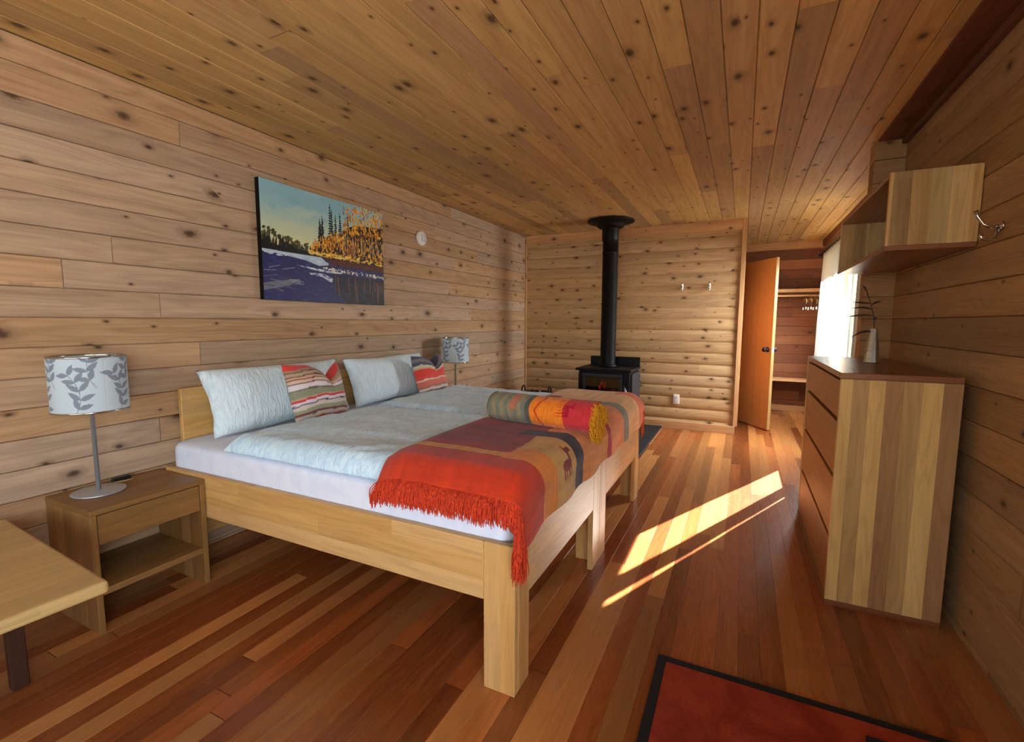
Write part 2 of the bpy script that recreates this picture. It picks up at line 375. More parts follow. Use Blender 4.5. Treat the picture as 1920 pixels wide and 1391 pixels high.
def boards(mb, axis_u, axis_v, axis_n, n_pos, n_sign, u0, u1, v0, v1, w_, phase, depth=0.02, prof='v', joint=(1.6, 3.6), rs=None, groove=0.004):
    """cladding: rows of boards with real grooves; n_sign = side that faces the room"""
    rs = rs or random.Random(1)
    k0 = math.floor((v0-phase)/w_+1e-6)
    k = k0
    while phase+k*w_ < v1-1e-6:
        a = max(v0, phase+k*w_); b = min(v1, phase+(k+1)*w_)
        rr = random.Random(k*7919+int(abs(n_pos)*1000)+rs.randint(0, 3))
        u = -4.0-rr.random()*2
        cuts = []
        while u < u1:
            u += rr.uniform(*joint)
            cuts.append(u)
        segs = []; cur = u0
        for c in cuts:
            if c <= u0+0.02: continue
            if c >= u1-0.02: break
            segs.append((cur, c)); cur = c
        segs.append((cur, u1))
        if b-a > 0.004:
            for (s0, s1) in segs:
                W = b-a; g = groove
                if prof == 'v': pr = [(0, -0.014), (0.0011, -0.014), (0.0012, -0.0035), (g*0.7, 0), (W-g*0.7, 0), (W-0.0012, -0.0035), (W-0.0011, -0.014), (W, -0.014)]
                elif prof == 'log':
                    pr = [(0, -0.014), (0.003, -0.012)]
                    for q in range(1, 8):
                        t = q/8.0; pr.append((0.003+(W-0.006)*t, -0.010*(abs(2*t-1)**2.6)))
                    pr += [(W-0.003, -0.012), (W, -0.014)]
                else: pr = [(0, -g*0.3), (g*0.3, 0), (W-g*0.3, 0), (W, -g*0.3)]
                b2 = bmesh.new(); rows = []
                for (t, d) in pr:
                    row = []
                    for uu, dd in ((s0, d-g*0.0), (s1, d)):
                        p = [0, 0, 0]; p[axis_u] = uu; p[axis_v] = a+t; p[axis_n] = n_pos+n_sign*d
                        row.append(b2.verts.new(p))
                    rows.append(row)
                uvl = b2.loops.layers.uv.new('UVMap'); sl = b2.loops.layers.float_color.new('seed')
                seed = (rr.random(), rr.random(), rr.random(), 1)
                for i in range(len(rows)-1):
                    f = b2.faces.new((rows[i][0], rows[i][1], rows[i+1][1], rows[i+1][0]))
                    tt = [pr[i][0], pr[i][0], pr[i+1][0], pr[i+1][0]]; uu = [s0, s1, s1, s0]
                    for l, t, x in zip(f.loops, tt, uu): l[uvl].uv = (x, t); l[sl] = seed
                # end gap: a fine dark joint
                b2.normal_update()
                for f in b2.faces:
                    if f.normal[axis_n]*n_sign < 0: f.normal_flip()
                for f in b2.faces: f.smooth = (prof == 'log')
                if s1 < u1-0.01:
                    for row in rows: row[1].co[axis_u] -= 0.0022
                me = bpy.data.meshes.new('t'); b2.to_mesh(me); b2.free(); mb.bm.from_mesh(me); bpy.data.meshes.remove(me)
        k += 1
def backing(mb, a, b): mb.box(a, b, 0, 0.0)

# ================================================================== SETTING
H = 2.423
XR = 3.545          # near right wall
XR2 = 3.66          # right wall beyond the stub
YB = 5.748; XP = 2.65; YF = 7.7; Y0 = -2.4
DC = M['darkleg']
mb = MB(); boards(mb, 1, 0, 2, 0.0, 1, Y0, YF, 0.0, XR2, 0.078, 0.0, prof='flat', joint=(0.7, 2.4), groove=0.003)
backing(mb, (-0.2, Y0-0.2, -0.10), (XR2+0.14, YF+0.2, -0.006)); struct(mb.build('floor', M['floor']))
mb = MB(); boards(mb, 1, 0, 2, H, -1, Y0, YF, 0.0, XR2, 0.1285, 1.915-0.1285*15, prof='v', joint=(1.4, 3.4), groove=0.006)
backing(mb, (-0.2, Y0-0.2, H+0.016), (XR2+0.14, YF+0.2, H+0.12)); struct(mb.build('ceiling', M['ceil']))
mb = MB(); boards(mb, 1, 2, 0, 0.0, 1, Y0, YB+0.05, 0.0, H, 0.1275, 0.018, prof='v', joint=(1.5, 4.0), groove=0.006)
backing(mb, (-0.16, Y0-0.2, 0), (-0.016, YF+0.2, H)); struct(mb.build('wall_left', M['wall']))
mb = MB(); boards(mb, 0, 2, 1, YB, -1, 0.0, XP, 0.0, H, 0.134, 0.786-0.134*6, prof='log', joint=(5, 9))
backing(mb, (0.0, YB+0.016, 0), (XP, YB+0.09, H)); struct(mb.build('wall_back', M['wallback']))
# return of the partition with a doorway
mb = MB()
for (a, b, z0, z1) in ((YB+0.02, 6.60, 0, H), (6.60, 7.24, 2.05, H), (7.24, YF, 0, H)):
    boards(mb, 1, 2, 0, XP+0.016, 1, a, b, z0, z1, 0.134, 0.786-0.134*6, prof='v', joint=(2, 4)); backing(mb, (XP-0.09, a, z0), (XP, b, z1))
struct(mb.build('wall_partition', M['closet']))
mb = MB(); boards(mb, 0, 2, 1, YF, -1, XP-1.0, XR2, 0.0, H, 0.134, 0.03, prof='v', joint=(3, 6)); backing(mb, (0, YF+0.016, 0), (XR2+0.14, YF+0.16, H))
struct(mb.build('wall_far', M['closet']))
NY0, NY1, NZ0, NZ1 = -2.05, -0.35, 0.45, 2.12
mb = MB()
for (a, b, z0, z1) in ((Y0, NY0, 0, H), (NY0, NY1, 0, NZ0), (NY0, NY1, NZ1, H), (NY1, 3.60, 0, H)):
    boards(mb, 1, 2, 0, XR, -1, a, b, z0, z1, 0.142, 0.03, prof='v', joint=(1.3, 3.0), groove=0.006, rs=random.Random(1))
    backing(mb, (XR+0.016, a-(0.2 if a == Y0 else 0), z0), (XR2+0.085, b+(0.1 if b == 3.60 else 0), z1))
struct(mb.build('wall_right', M['wallright']))
# right wall beyond the stub, with the window opening
WY0, WY1, WZ0, WZ1 = 4.95, 7.00, 0.84, 2.11
mb = MB()
for (a, b, z0, z1) in ((3.72, WY0, 0, H), (WY0, WY1, 0, WZ0), (WY0, WY1, WZ1, H), (WY1, YF, 0, H)):
    boards(mb, 1, 2, 0, XR2, -1, a, b, z0, z1, 0.142, 0.03, prof='v', joint=(1.3, 3.0)); backing(mb, (XR2+0.016, a, z0), (XR2+0.085, b, z1))
struct(mb.build('wall_window', M['wallright']))
# stub of the log wall
mb = MB()
boards(mb, 0, 2, 1, 3.60, -1, 3.385, XR+0.01, 0.0, H, 0.142, 0.03, prof='v', joint=(5, 9)); boards(mb, 1, 2, 0, 3.385, -1, 3.60, 3.72, 0.0, H, 0.142, 0.03, prof='v', joint=(5, 9))
backing(mb, (3.40, 3.616, 0), (XR2, 3.72, H)); struct(mb.build('wall_stub', M['wallright']))
# front wall behind the camera with a wide window
FX0, FX1, FZ0, FZ1 = 0.45, 3.05, 0.72, 2.12
mb = MB()
for (a, b, z0, z1) in ((0, FX0, 0, H), (FX0, FX1, 0, FZ0), (FX0, FX1, FZ1, H), (FX1, XR, 0, H)):
    boards(mb, 0, 2, 1, Y0, 1, a, b, z0, z1, 0.1275, 0.018, prof='v', joint=(1.5, 4)); backing(mb, (a-0.15 if a == 0 else a, Y0-0.14, z0), (b+0.2 if b == XR else b, Y0-0.016, z1))
struct(mb.build('wall_front', M['wall']))
mb = MB(); mb.box((-30, -30, -0.5), (40, 45, -0.35), 0, 0); struct(mb.build('ground', M['grass']))
# trims
mb = MB(); mb.box((0.0, YB-0.030, 0), (XP+0.012, YB-0.011, 0.092), 0, 0.002); struct(mb.build('baseboard_back', M['trim']))
mb = MB(); mb.box((XP+0.02, YF-0.022, 0), (XR2-0.01, YF-0.001, 0.085), 0, 0.002); struct(mb.build('baseboard_far', M['trim']))
mb = MB(); mb.box((XP-0.012, YB-0.022, 0.092), (XP+0.034, YB+0.05, H-0.0), 2, 0.002); struct(mb.build('trim_1', M['trim']))
mb = MB(); mb.box((0.001, YB-0.024, 0.1), (0.022, YB-0.002, H), 2, 0.002); struct(mb.build('trim_2', M['trim']))
mb = MB(); mb.box((XP+0.02, YF-0.026, H-0.10), (XR2-0.01, YF-0.001, H-0.001), 0, 0.002); struct(mb.build('trim_3', M['trim']))
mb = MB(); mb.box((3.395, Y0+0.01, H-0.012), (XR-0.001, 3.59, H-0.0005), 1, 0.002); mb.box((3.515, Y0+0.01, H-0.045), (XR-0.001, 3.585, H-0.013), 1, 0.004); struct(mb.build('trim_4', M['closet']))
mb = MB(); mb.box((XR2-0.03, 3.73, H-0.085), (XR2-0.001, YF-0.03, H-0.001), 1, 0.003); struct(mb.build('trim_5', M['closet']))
mb = MB(); mb.box((0.02, YB-0.03, H-0.115), (XP-0.014, YB-0.013, H-0.001), 0, 0.002); struct(mb.build('trim_6', M['trim']))
# doorway casing
mb = MB(); mb.box((XP+0.013, 6.53, 0), (XP+0.03, 6.60, 2.10), 2, 0.002); mb.box((XP+0.013, 7.24, 0), (XP+0.03, 7.30, 2.10), 2, 0.002); mb.box((XP+0.013, 6.60, 2.04), (XP+0.03, 7.24, 2.10), 1, 0.002)
struct(mb.build('trim_7', M['trim']))
def window(name, axis, pos, inner, a0, a1, z0, z1, mull, depth):
    """axis = wall axis the window spans; inner = direction to the room"""
    def bx(mb, u0, u1, d0, d1, za, zb, grain):
        if axis == 1: mb.box((d0, u0, za), (d1, u1, zb), grain)
        else: mb.box((u0, d0, za), (u1, d1, zb), grain)
    mb = MB(); d0, d1 = pos, pos-inner*depth
    for (u0, u1, za, zb, g) in ((a0, a0+0.05, z0, z1, 2), (a1-0.05, a1, z0, z1, 2), (a0+0.05, a1-0.05, z0, z0+0.05, axis), (a0+0.05, a1-0.05, z1-0.05, z1, axis)): bx(mb, u0, u1, d0, d1, za, zb, g)
    for mu in mull: bx(mb, mu-0.025, mu+0.025, d0, d1, z0+0.05, z1-0.05, 2)
    o = mb.build(name, M['window']); struct(o)
    p = MB(); dm = (d0+d1)/2; bx(p, a0+0.05, a1-0.05, dm-0.003, dm+0.003, z0+0.05, z1-0.05, 2); part('pane', p, M['pane'], o)
    return o
window('window_1', 1, XR2+0.045, -1, WY0, WY1, WZ0, WZ1, (6.40,), 0.04)
window('window_3', 1, XR+0.09, -1, NY0, NY1, NZ0, NZ1, (-1.2,), 0.06)
window('window_2', 0, Y0-0.03, 1, FX0, FX1, FZ0, FZ1, (1.32, 2.18), 0.06)

# orange door, standing open
hinge = Vector((XP+0.036, 6.594, 0)); free = Vector((3.003, 6.086, 0)); dv = (free-hinge); dl = dv.length; dang = math.atan2(dv.y, dv.x)
RM = Matrix.Translation(hinge) @ Matrix.Rotation(dang, 4, 'Z')
mb = MB(); mb.box((0.0, 0.0, 0.012), (dl, 0.036, 2.03), 2, 0.001)
door = mb.build('door_1', M['doorwood'], world=RM, origin=hinge); struct(door)
def edge():
    m = MB(); m.box((dl+0.0002, 0.001, 0.013), (dl+0.004, 0.035, 2.029), 2, 0.0005); return m
o = edge().build('door_edge', M['table'], door, hinge, world=RM); o['label'] = 'pale free edge of the door'
for s_, y_ in ((1, 0.036), (-1, 0.0)):
    m = MB(); m.lathe([(0.0, 0.0), (0.030, 0.0), (0.030, 0.006), (0.012, 0.010), (0.011, 0.030), (0.024, 0.038), (0.028, 0.052), (0.022, 0.064), (0, 0.068)], seg=20)
    Mk = RM @ Matrix.Translation((dl-0.06, y_, 0.965)) @ Matrix.Rotation(-s_*PI/2, 4, 'X')
    o = m.build('door_knob', M['blackplastic'], door, hinge, world=Mk); o['label'] = 'black round door knob'
m = MB(); m.box((dl+0.0045, 0.008, 0.93), (dl+0.006, 0.028, 1.0), 2, 0.0003)
o = m.build('latch_plate', M['steel'], door, hinge, world=RM); o['label'] = 'small steel latch plate'

# ================================================================== BEDS
def make_bed(y0, y1, label):
    t = thing('single_bed', label, 'bed', (1.02, (y0+y1)/2, 0), 'single beds pushed together')
    X0, X1, ZR, ZB = 0.02, 2.045, 0.535, 0.325
    for (ya, yb) in ((y0, y0+0.028), (y1-0.028, y1)):
        m = MB(); m.box((X0+0.035, ya, ZB), (X1-0.121, yb, ZR), 0); part('side_rail', m, M['oak'], t)
    m = MB(); m.box((X1-0.028, y0+0.121, ZB), (X1, y1-0.121, ZR), 1); part('foot_rail', m, M['oak'], t)
    m = MB(); m.box((X0, y0+0.10, 0.10), (X0+0.028, y1-0.008, 0.925), 1, 0.003); part('headboard', m, M['oak'], t)
    for (ya, yb, s) in ((y0, y0+0.028, 1), (y1-0.028, y1, -1)):
        m = MB(); m.box((X1-0.12, ya, 0), (X1-0.0, yb, ZR+0.001), 2)           # side board of the corner leg
        yy = (y0+0.0285, y0+0.12) if s == 1 else (y1-0.12, y1-0.0285)
        m.box((X1-0.028, yy[0], 0), (X1, yy[1], ZR+0.001), 2); part('leg', m, M['oak'], t)
        m = MB(); m.box((X0+0.033, ya, 0), (X0+0.12, yb, ZB-0.001), 2); part('leg', m, M['oak'], t)
    m = MB()
    m.box((X0+0.05, y0+0.03, 0.375), (X1-0.04, y0+0.06, 0.395), 0); m.box((X0+0.05, y1-0.06, 0.375), (X1-0.04, y1-0.03, 0.395), 0)
    for i in range(14): m.box((0.10+i*0.142, y0+0.032, 0.396), (0.17+i*0.142, y1-0.032, 0.412), 1)
    part('bed_slats', m, M['table'], t)
    return t
BY = [(1.15, 2.200), (2.206, 3.25)]
make_bed(*BY[0], 'oak single bed nearer the camera, with solid corner legs, beside the left nightstand')
make_bed(*BY[1], 'oak single bed on the far side of the pair, nearer the black stove')

def fbm(x, y, z=0.0, sc_=1.0, oc=3):
    v = 0; a = 1; s = 0
    for i in range(oc): v += a*noise.noise(Vector((x*sc_, y*sc_, z*sc_+i*7.3))); s += a; a *= 0.5; sc_ *= 2.1
    return v/s
def mattress(y0, y1, label):
    m = MB(); x0, x1, z0, z1 = 0.055, 2.008, 0.413, 0.662; nx, ny = 60, 36; r = 0.035
    # closed rounded slab: superellipse cross-section rings running along x
    P = []
    for i in range(nx+1):
        u = i/nx; x = x0+(x1-x0)*u; sh = min(1.0, (min(u, 1-u)*(x1-x0)/r)) ; k = math.sqrt(max(0.0, 1-(1-sh)**2)); row = []
        for j in range(72):
            a = 2*PI*j/72; c, s = math.cos(a), math.sin(a)
            ex = 0.16
            yy = math.copysign(abs(c)**ex, c); zz = math.copysign(abs(s)**0.22, s)
            hy = (y1-y0)/2-r*(1-k); hz = (z1-z0)/2-r*(1-k)
            wv = 0.004*fbm(x*3, yy, zz, 3)
            row.append((x, (y0+y1)/2+hy*yy+wv, (z0+z1)/2+hz*zz+wv))
        P.append(row)
    P2 = [[P[i][j % 72] for j in range(73)] for i in range(nx+1)]
    P2 = [[(x0, (y0+y1)/2, (z0+z1)/2)]*73]+P2+[[(x1, (y0+y1)/2, (z0+z1)/2)]*73]
    m.grid(P2); bmesh.ops.remove_doubles(m.bm, verts=m.bm.verts, dist=0.0004); bmesh.ops.recalc_face_normals(m.bm, faces=m.bm.faces)
    o = m.build('mattress', M['sheet'], origin=((x0+x1)/2, (y0+y1)/2, z0)); tag(o, label, 'mattress', 'mattresses in white sheets')
mattress(1.182, 2.168, 'mattress in a pale lilac-white fitted sheet on the bed beside the left nightstand')
mattress(2.238, 3.218, 'mattress in a pale sheet on the far bed, almost hidden under its duvet')

ZD = 0.664
def duvet_h(x, y, x0, x1, y0, y1, T, r=0.10):
    dx = min(x-x0, x1-x); dy = min(y-y0, y1-y)
    f = 1.0
    for d in (dx, dy):
        q = max(0.0, min(1.0, d/r)); f *= math.sqrt(max(0.0, 1-(1-q)**2.2))
    return T*f
def duvet(y0, y1, x0, label, seed, T=0.088):
    x1 = 1.985; nx, ny = 110, 70; top = []; bot = []
    for i in range(nx+1):
        rt = []; rb = []
        for j in range(ny+1):
            # denser near the borders
            u = 0.5-0.5*math.cos(PI*i/nx)*(1-0.25*abs(math.sin(PI*i/nx))); v = 0.5-0.5*math.cos(PI*j/ny)
            x = x0+(x1-x0)*u; y = y0+(y1-y0)*v
            cx = 0.020*fbm(y, seed, 0, 4)*math.sin(PI*v)*(1-u); cy = 0.016*fbm(x, seed, 3, 3)*(1 if v < 0.5 else -1)*abs(2*v-1)
            h = duvet_h(x, y, x0, x1, y0, y1, T)
            wr = 0.020*fbm(x*1.0, y*2.6, seed, 2.1)+0.006*fbm(x*2.5, y*5, seed+4, 4.0)+0.004*fbm(x*6, y*9, seed+9, 3.0)
            z = ZD+max(0.0, h+wr*(h/T)-0.006*(h/T))
            rt.append((x+cx, y+cy, z)); rb.append((x+cx, y+cy, ZD))
        top.append(rt); bot.append(rb)
    m = MB(); m.grid(top); m.grid([r[::-1] for r in bot]); bmesh.ops.remove_doubles(m.bm, verts=m.bm.verts, dist=0.0003)
    bmesh.ops.recalc_face_normals(m.bm, faces=m.bm.faces)
    o = m.build('duvet', M['duvet'], origin=((x0+x1)/2, (y0+y1)/2, ZD)); tag(o, label, 'duvet', 'white crinkled duvets')
duvet(1.180, 2.195, 0.49, 'white crinkled duvet spread on the nearer bed, by the pair of pillows at left', 1.0)
duvet(2.215, 3.235, 0.46, 'white crinkled duvet on the far bed, under the right end of the striped blanket', 5.0)

# ------------------------------------------------------------------ pillows
def pillow_mesh(w_, h_, T, ear=0.035, chop=0.0, chopc=0.0, nz=1.0, seed=0.0, colf=None, n=44):
    """local: x across (0..w), y up (0..h), z thickness; closed, with pulled-out corners"""
    F = []; B = []; CF = []
    for i in range(n+1):
        f = []; b = []; c = []
        for j in range(n+1):
            u = i/n; v = j/n; a = 2*u-1; d = 2*v-1
            # edges curve in between the corners
            sx = 1-0.055*(1-d**2)**1.0*1; sy = 1-0.06*(1-a**2)
            x = a*sx*w_/2; y = d*sy*h_/2
            th = T/2*(max(0.0, (1-a**4))**0.6)*(max(0.0, (1-d**4))**0.6)
            th *= 1+0.10*fbm(u*2, v*2, seed, 2)
            x += 0.010*fbm(u*3, v*3, seed+3, 1.5); y += 0.010*fbm(u*3, v*3, seed+8, 1.5)
            if chop:
                a = a-chopc
                # karate chop: the top middle is pressed down into a V
                g = math.exp(-(abs(a)/0.36)**1.5); top = max(0.0, (d+0.15)/1.15)
                y -= chop*g*top**1.4*h_
                th *= 1-0.55*math.exp(-(a/0.13)**2)*top
                th += 0.02*math.exp(-((abs(a)-0.45)/0.22)**2)*top*(1-abs(d)**6)
            f.append((x, y, th)); b.append((x, y, -th*0.8))
            if colf: c.append(colf(u, v))
        F.append(f); B.append(b); CF.append(c)
    m = MB(); m.grid(F, col=CF if colf else None); m.grid([r[::-1] for r in B], col=[r[::-1] for r in CF] if colf else None)
    bmesh.ops.remove_doubles(m.bm, verts=m.bm.verts, dist=0.0004); bmesh.ops.recalc_face_normals(m.bm, faces=m.bm.faces)
    return m
def pose(origin, across, up):
    a = Vector(across).normalized(); u = Vector(up).normalized(); n = a.cross(u).normalized(); u = n.cross(a)
    return Matrix(((a.x, u.x, n.x, origin[0]), (a.y, u.y, n.y, origin[1]), (a.z, u.z, n.z, origin[2]), (0, 0, 0, 1)))
def put_pillow(name, m, mat, centre, across, up, label, cat, group):
    o = m.build(name, mat, world=pose(centre, across, up), origin=centre); tag(o, label, cat, group); return o
put_pillow('pillow', pillow_mesh(0.97, 0.37, 0.17, seed=1.0), M['pillow'], (0.185, 1.765, 0.846), (-0.03, 1, 0), (-0.34, 0, 1), 'large white pillow leaning on the headboard behind the red, green and cream striped cushion', 'pillow', 'white pillows against the headboard')
put_pillow('pillow', pillow_mesh(0.93, 0.36, 0.17, seed=5.0), M['pillow'], (0.185, 2.745, 0.842), (-0.03, 1, 0), (-0.34, 0, 1), 'large white pillow on the far bed, behind the red and grey cushion', 'pillow', 'white pillows against the headboard')
def stripes(tab, wob=0.02, seed=0.0):
    def f(u, v):
        vv = v+wob*fbm(u*1.5, v*2, seed, 2)+0.01*math.sin(u*9+seed)
        c = tab[-1][1]
        for lim, cc in tab:
            if vv < lim: c = cc; break
        k = 1+0.10*fbm(u*8, v*30, seed+2, 2)
        return tuple(min(1, x*k) for x in lin(c))
    return f
S1 = [(0.05, (196, 70, 60)), (0.11, (196, 180, 160)), (0.15, (120, 60, 70)), (0.22, (150, 150, 120)), (0.28, (206, 190, 176)), (0.30, (70, 70, 90)), (0.35, (214, 200, 210)), (0.385, (200, 50, 50)),
      (0.41, (190, 150, 130)), (0.53, (138, 140, 112)), (0.56, (96, 96, 84)), (0.64, (216, 202, 206)), (0.66, (110, 60, 60)), (0.71, (204, 176, 150)), (0.73, (120, 50, 56)), (0.77, (196, 160, 130)), (0.79, (90, 60, 60)), (0.84, (176, 150, 120)), (0.86, (120, 70, 66)), (0.90, (150, 130, 104)), (2, (206, 62, 58))]
S2 = [(0.10, (150, 120, 110)), (0.16, (210, 196, 186)), (0.22, (170, 110, 90)), (0.34, (206, 110, 90)), (0.38, (224, 190, 176)), (0.46, (216, 76, 60)), (0.62, (214, 66, 58)), (0.66, (190, 160, 120)), (0.72, (196, 186, 160)), (0.80, (78, 80, 96)), (0.9, (120, 116, 116)), (2, (72, 74, 92))]
put_pillow('throw_cushion', pillow_mesh(0.42, 0.355, 0.15, chop=0.34, chopc=0.40, seed=2.0, colf=stripes(S1, 0.02, 1), n=56), M['cushion'], (0.375, 1.845, 0.862), (-0.06, 1, 0), (-0.30, 0, 1), 'striped cushion in red, green and cream with a chopped top, on the nearer bed', 'cushion', 'striped throw cushions')
put_pillow('throw_cushion', pillow_mesh(0.40, 0.34, 0.15, chop=0.34, chopc=0.15, seed=6.0, colf=stripes(S2, 0.02, 4), n=56), M['cushion'], (0.375, 3.00, 0.848), (-0.06, 1, 0), (-0.30, 0, 1), 'red cushion with a grey chopped top, on the far bed', 'cushion', 'striped throw cushions')

# ------------------------------------------------------------------ striped blanket over the foot of the beds
HX = lambda y: 1.435+0.012*math.sin(y*3)+0.05*max(0.0, (1.32-y)/0.18)      # head-side edge
BT = 0.774
def blk_point(s, y):
    """s = metres along the cloth from its head-side edge"""
    x0 = HX(y); xa = 1.975; Rr = 0.095; flat = xa-x0
    sag = 0.010*fbm(x0+s, y, 3.0, 3.0)
    dn = 0.070*max(0.0, (1.235-y)/0.105)**1.6 if y < 1.235 else 0.0
    dn += 0.050*max(0.0, (y-3.17)/0.08)**1.6 if y > 3.17 else 0.0
    if s < flat:
        e = s/flat; z = BT-0.030*(1-min(1.0, s/0.10))**2
        return (x0+s, y, z+sag-dn)
    a = (s-flat)/Rr
    if a < PI/2: return (xa+Rr*math.sin(a), y, BT-Rr*(1-math.cos(a))+sag*(1-a/(PI/2))-dn*math.cos(a))
    d = s-flat-Rr*PI/2
    return (xa+Rr+0.007*math.sin(y*17)*min(1, d/0.05), y, BT-Rr-d)
def blk_len(y):
    hem = 0.56+0.014*fbm(0, y, 1, 3.0)-0.02*max(0.0, (1.3-y)/0.15)
    return (1.975-HX(y))+0.095*PI/2+(BT-0.095-hem)
BC = dict(red=(192, 54, 20), dred=(152, 36, 24), gold=(210, 146, 56), or_=(220, 134, 44), tan=(206, 162, 92), mar=(118, 34, 44), navy=(46, 44, 62), tano=(222, 144, 66), crim=(176, 28, 48), salm=(224, 136, 74), gray=(134, 134, 120), beige=(222, 172, 110), orr=(216, 100, 44))
def in_animal(x, y, cx, cy, s):
    """small standing four-legged figure woven into the cloth: x,y local"""
    X = (x-cx)/s; Y = (y-cy)/s
    if (X/0.5)**2+(Y/0.22)**2 < 1: return True                     # body
    if 0.30 < X < 0.52 and 0.0 < Y < 0.52: return True              # neck
    if 0.30 < X < 0.85 and 0.42 < Y < 0.62: return True             # head
    if 0.26 < X < 0.38 and 0.5 < Y < 0.78: return True              # ear
    for lx in (-0.42, -0.2, 0.14, 0.36):
        if lx < X < lx+0.13 and -0.52 < Y < 0.0: return True
    return False
def blanket_col(s, y):
    w1 = 0.018*fbm(s*3, y*2, 1, 2.0); yy = y+w1; x = HX(y)+s
    foot = x > 1.90+0.02*fbm(y*8, s, 2, 2)
    L = BC
    if yy < 1.335: c = 'red'
    elif yy < 1.47: c = 'or_' if foot else ('gold' if 1.345 < yy < 1.405 else 'dred')
    elif yy < 1.69: c = 'tan' if foot else 'mar'
    elif yy < 1.80: c = 'navy' if foot or x > 1.80 else 'mar'
    elif yy < 2.22: c = 'tano' if foot else ('dred' if yy < 1.95 else 'tano')
    elif yy < 2.28: c = 'crim' if foot else 'tano'
    elif yy < 2.60: c = 'salm' if foot else 'tano'
    elif yy < 2.72: c = 'gray' if foot else ('mar' if yy > 2.63 else 'beige')
    elif yy < 3.05: c = 'beige' if x > 1.62 or yy > 2.80 else 'mar'
    else: c = 'orr' if foot else 'beige'
    if foot and 1.50 < y < 1.67 and in_animal(0.0+(y-1.585), -(s-0.68), 0.0, 0.0, 0.10): c = 'mar'
    k = 1+0.35*fbm(s*14, y*2.5, 5, 2.0)+0.18*fbm(s*3, y*26, 9, 2.0)
    b = lin(L[c])
    if c == 'mar': b = tuple(p*(1-q)+r_*q for p, r_, q in zip(b, lin((150, 52, 50)), [max(0, min(1, 0.4+1.5*fbm(s*6, y*12, 3, 1.5)))]*3))
    return tuple(max(0.0, min(1.0, p*k)) for p in b)
ys = [1.130+(3.250-1.130)*j/420 for j in range(421)]; NS = 150
P = []; PC = []
for i in range(NS+1):
    P.append([]); PC.append([])
    for y in ys:
        s = blk_len(y)*i/NS; P[-1].append(blk_point(s, y)); PC[-1].append(blanket_col(s, y))
m = MB(); m.grid(P, col=PC)
blanket = m.build('striped_blanket', M['blanket'], origin=(1.75, 2.2, BT))
tag(blanket, 'orange, maroon and gold striped wool blanket spread across the foot of both beds', 'blanket')
sm = blanket.modifiers.new('thickness', 'SOLIDIFY'); sm.thickness = 0.006; sm.offset = 1.0
def strand(m, p, d, L, r=0.0022, curl=0.012, seg=6, rr=None):
    p = Vector(p); d = Vector(d).normalized(); pts = [p]; ph = rr.random()*6.28; ax = Vector((rr.uniform(-1, 1), rr.uniform(-1, 1), rr.uniform(-0.3, 0.3)))
    for i in range(1, seg+1):
        t = i/seg; g = d*(1-t)*0.9+Vector((0, 0, -1))*(0.35+t); g.normalize()
        p = p+g*(L/seg)+ax*curl*math.sin(ph+t*7)*0.35/seg*3; pts.append(p.copy())
    m.tube(pts, [r]*(seg)+[r*0.5], 4, False, smooth=True)
rr = random.Random(5)
m = MB(); y = ys[0]; LL = blk_len(y)
cords = []
for i in range(1150):
    s = LL*rr.random()
    p = Vector(blk_point(s, y))+Vector((0, 0.002, rr.uniform(-0.004, 0.006)))
    flat = 1.975-HX(y)
    if s < flat: d = (rr.uniform(-0.35, 0.35), -0.75, rr.uniform(-0.1, 0.5)); Ls = rr.uniform(0.066, 0.108)
    else: d = (rr.uniform(-0.3, 0.25), rr.uniform(-0.8, -0.1), -0.3); Ls = rr.uniform(0.06, 0.095)
    strand(m, p, d, Ls, 0.0023, 0.03, 5, rr)
for i in range(130):                                  # the corner tassel
    p = Vector(blk_point(LL-0.004, y))+Vector((rr.uniform(-0.02, 0.01), rr.uniform(-0.01, 0.035), rr.uniform(0, 0.02)))
    strand(m, p, (rr.uniform(-0.25, 0.25), rr.uniform(-0.25, 0.25), -1), rr.uniform(0.07, 0.125), 0.0021, 0.02, 5, rr)
o = m.build('fringe', M['fringe_red'], blanket, origin=ORG[blanket.name]); o['label'] = 'bright orange-red fringe of the blanket'
m = MB(); y = ys[-1]; LL = blk_len(y)
for i in range(70):
    s = LL-abs(rr.gauss(0, 0.05)); p = Vector(blk_point(max(0.3, s), y))
    strand(m, p, (rr.uniform(-0.1, 0.3), rr.uniform(0.0, 0.5), -0.8), rr.uniform(0.06, 0.13), 0.0026, 0.012, 5, rr)
o = m.build('tassel', M['fringe_or'], blanket, origin=ORG[blanket.name]); o['label'] = 'orange tassel at the far corner'

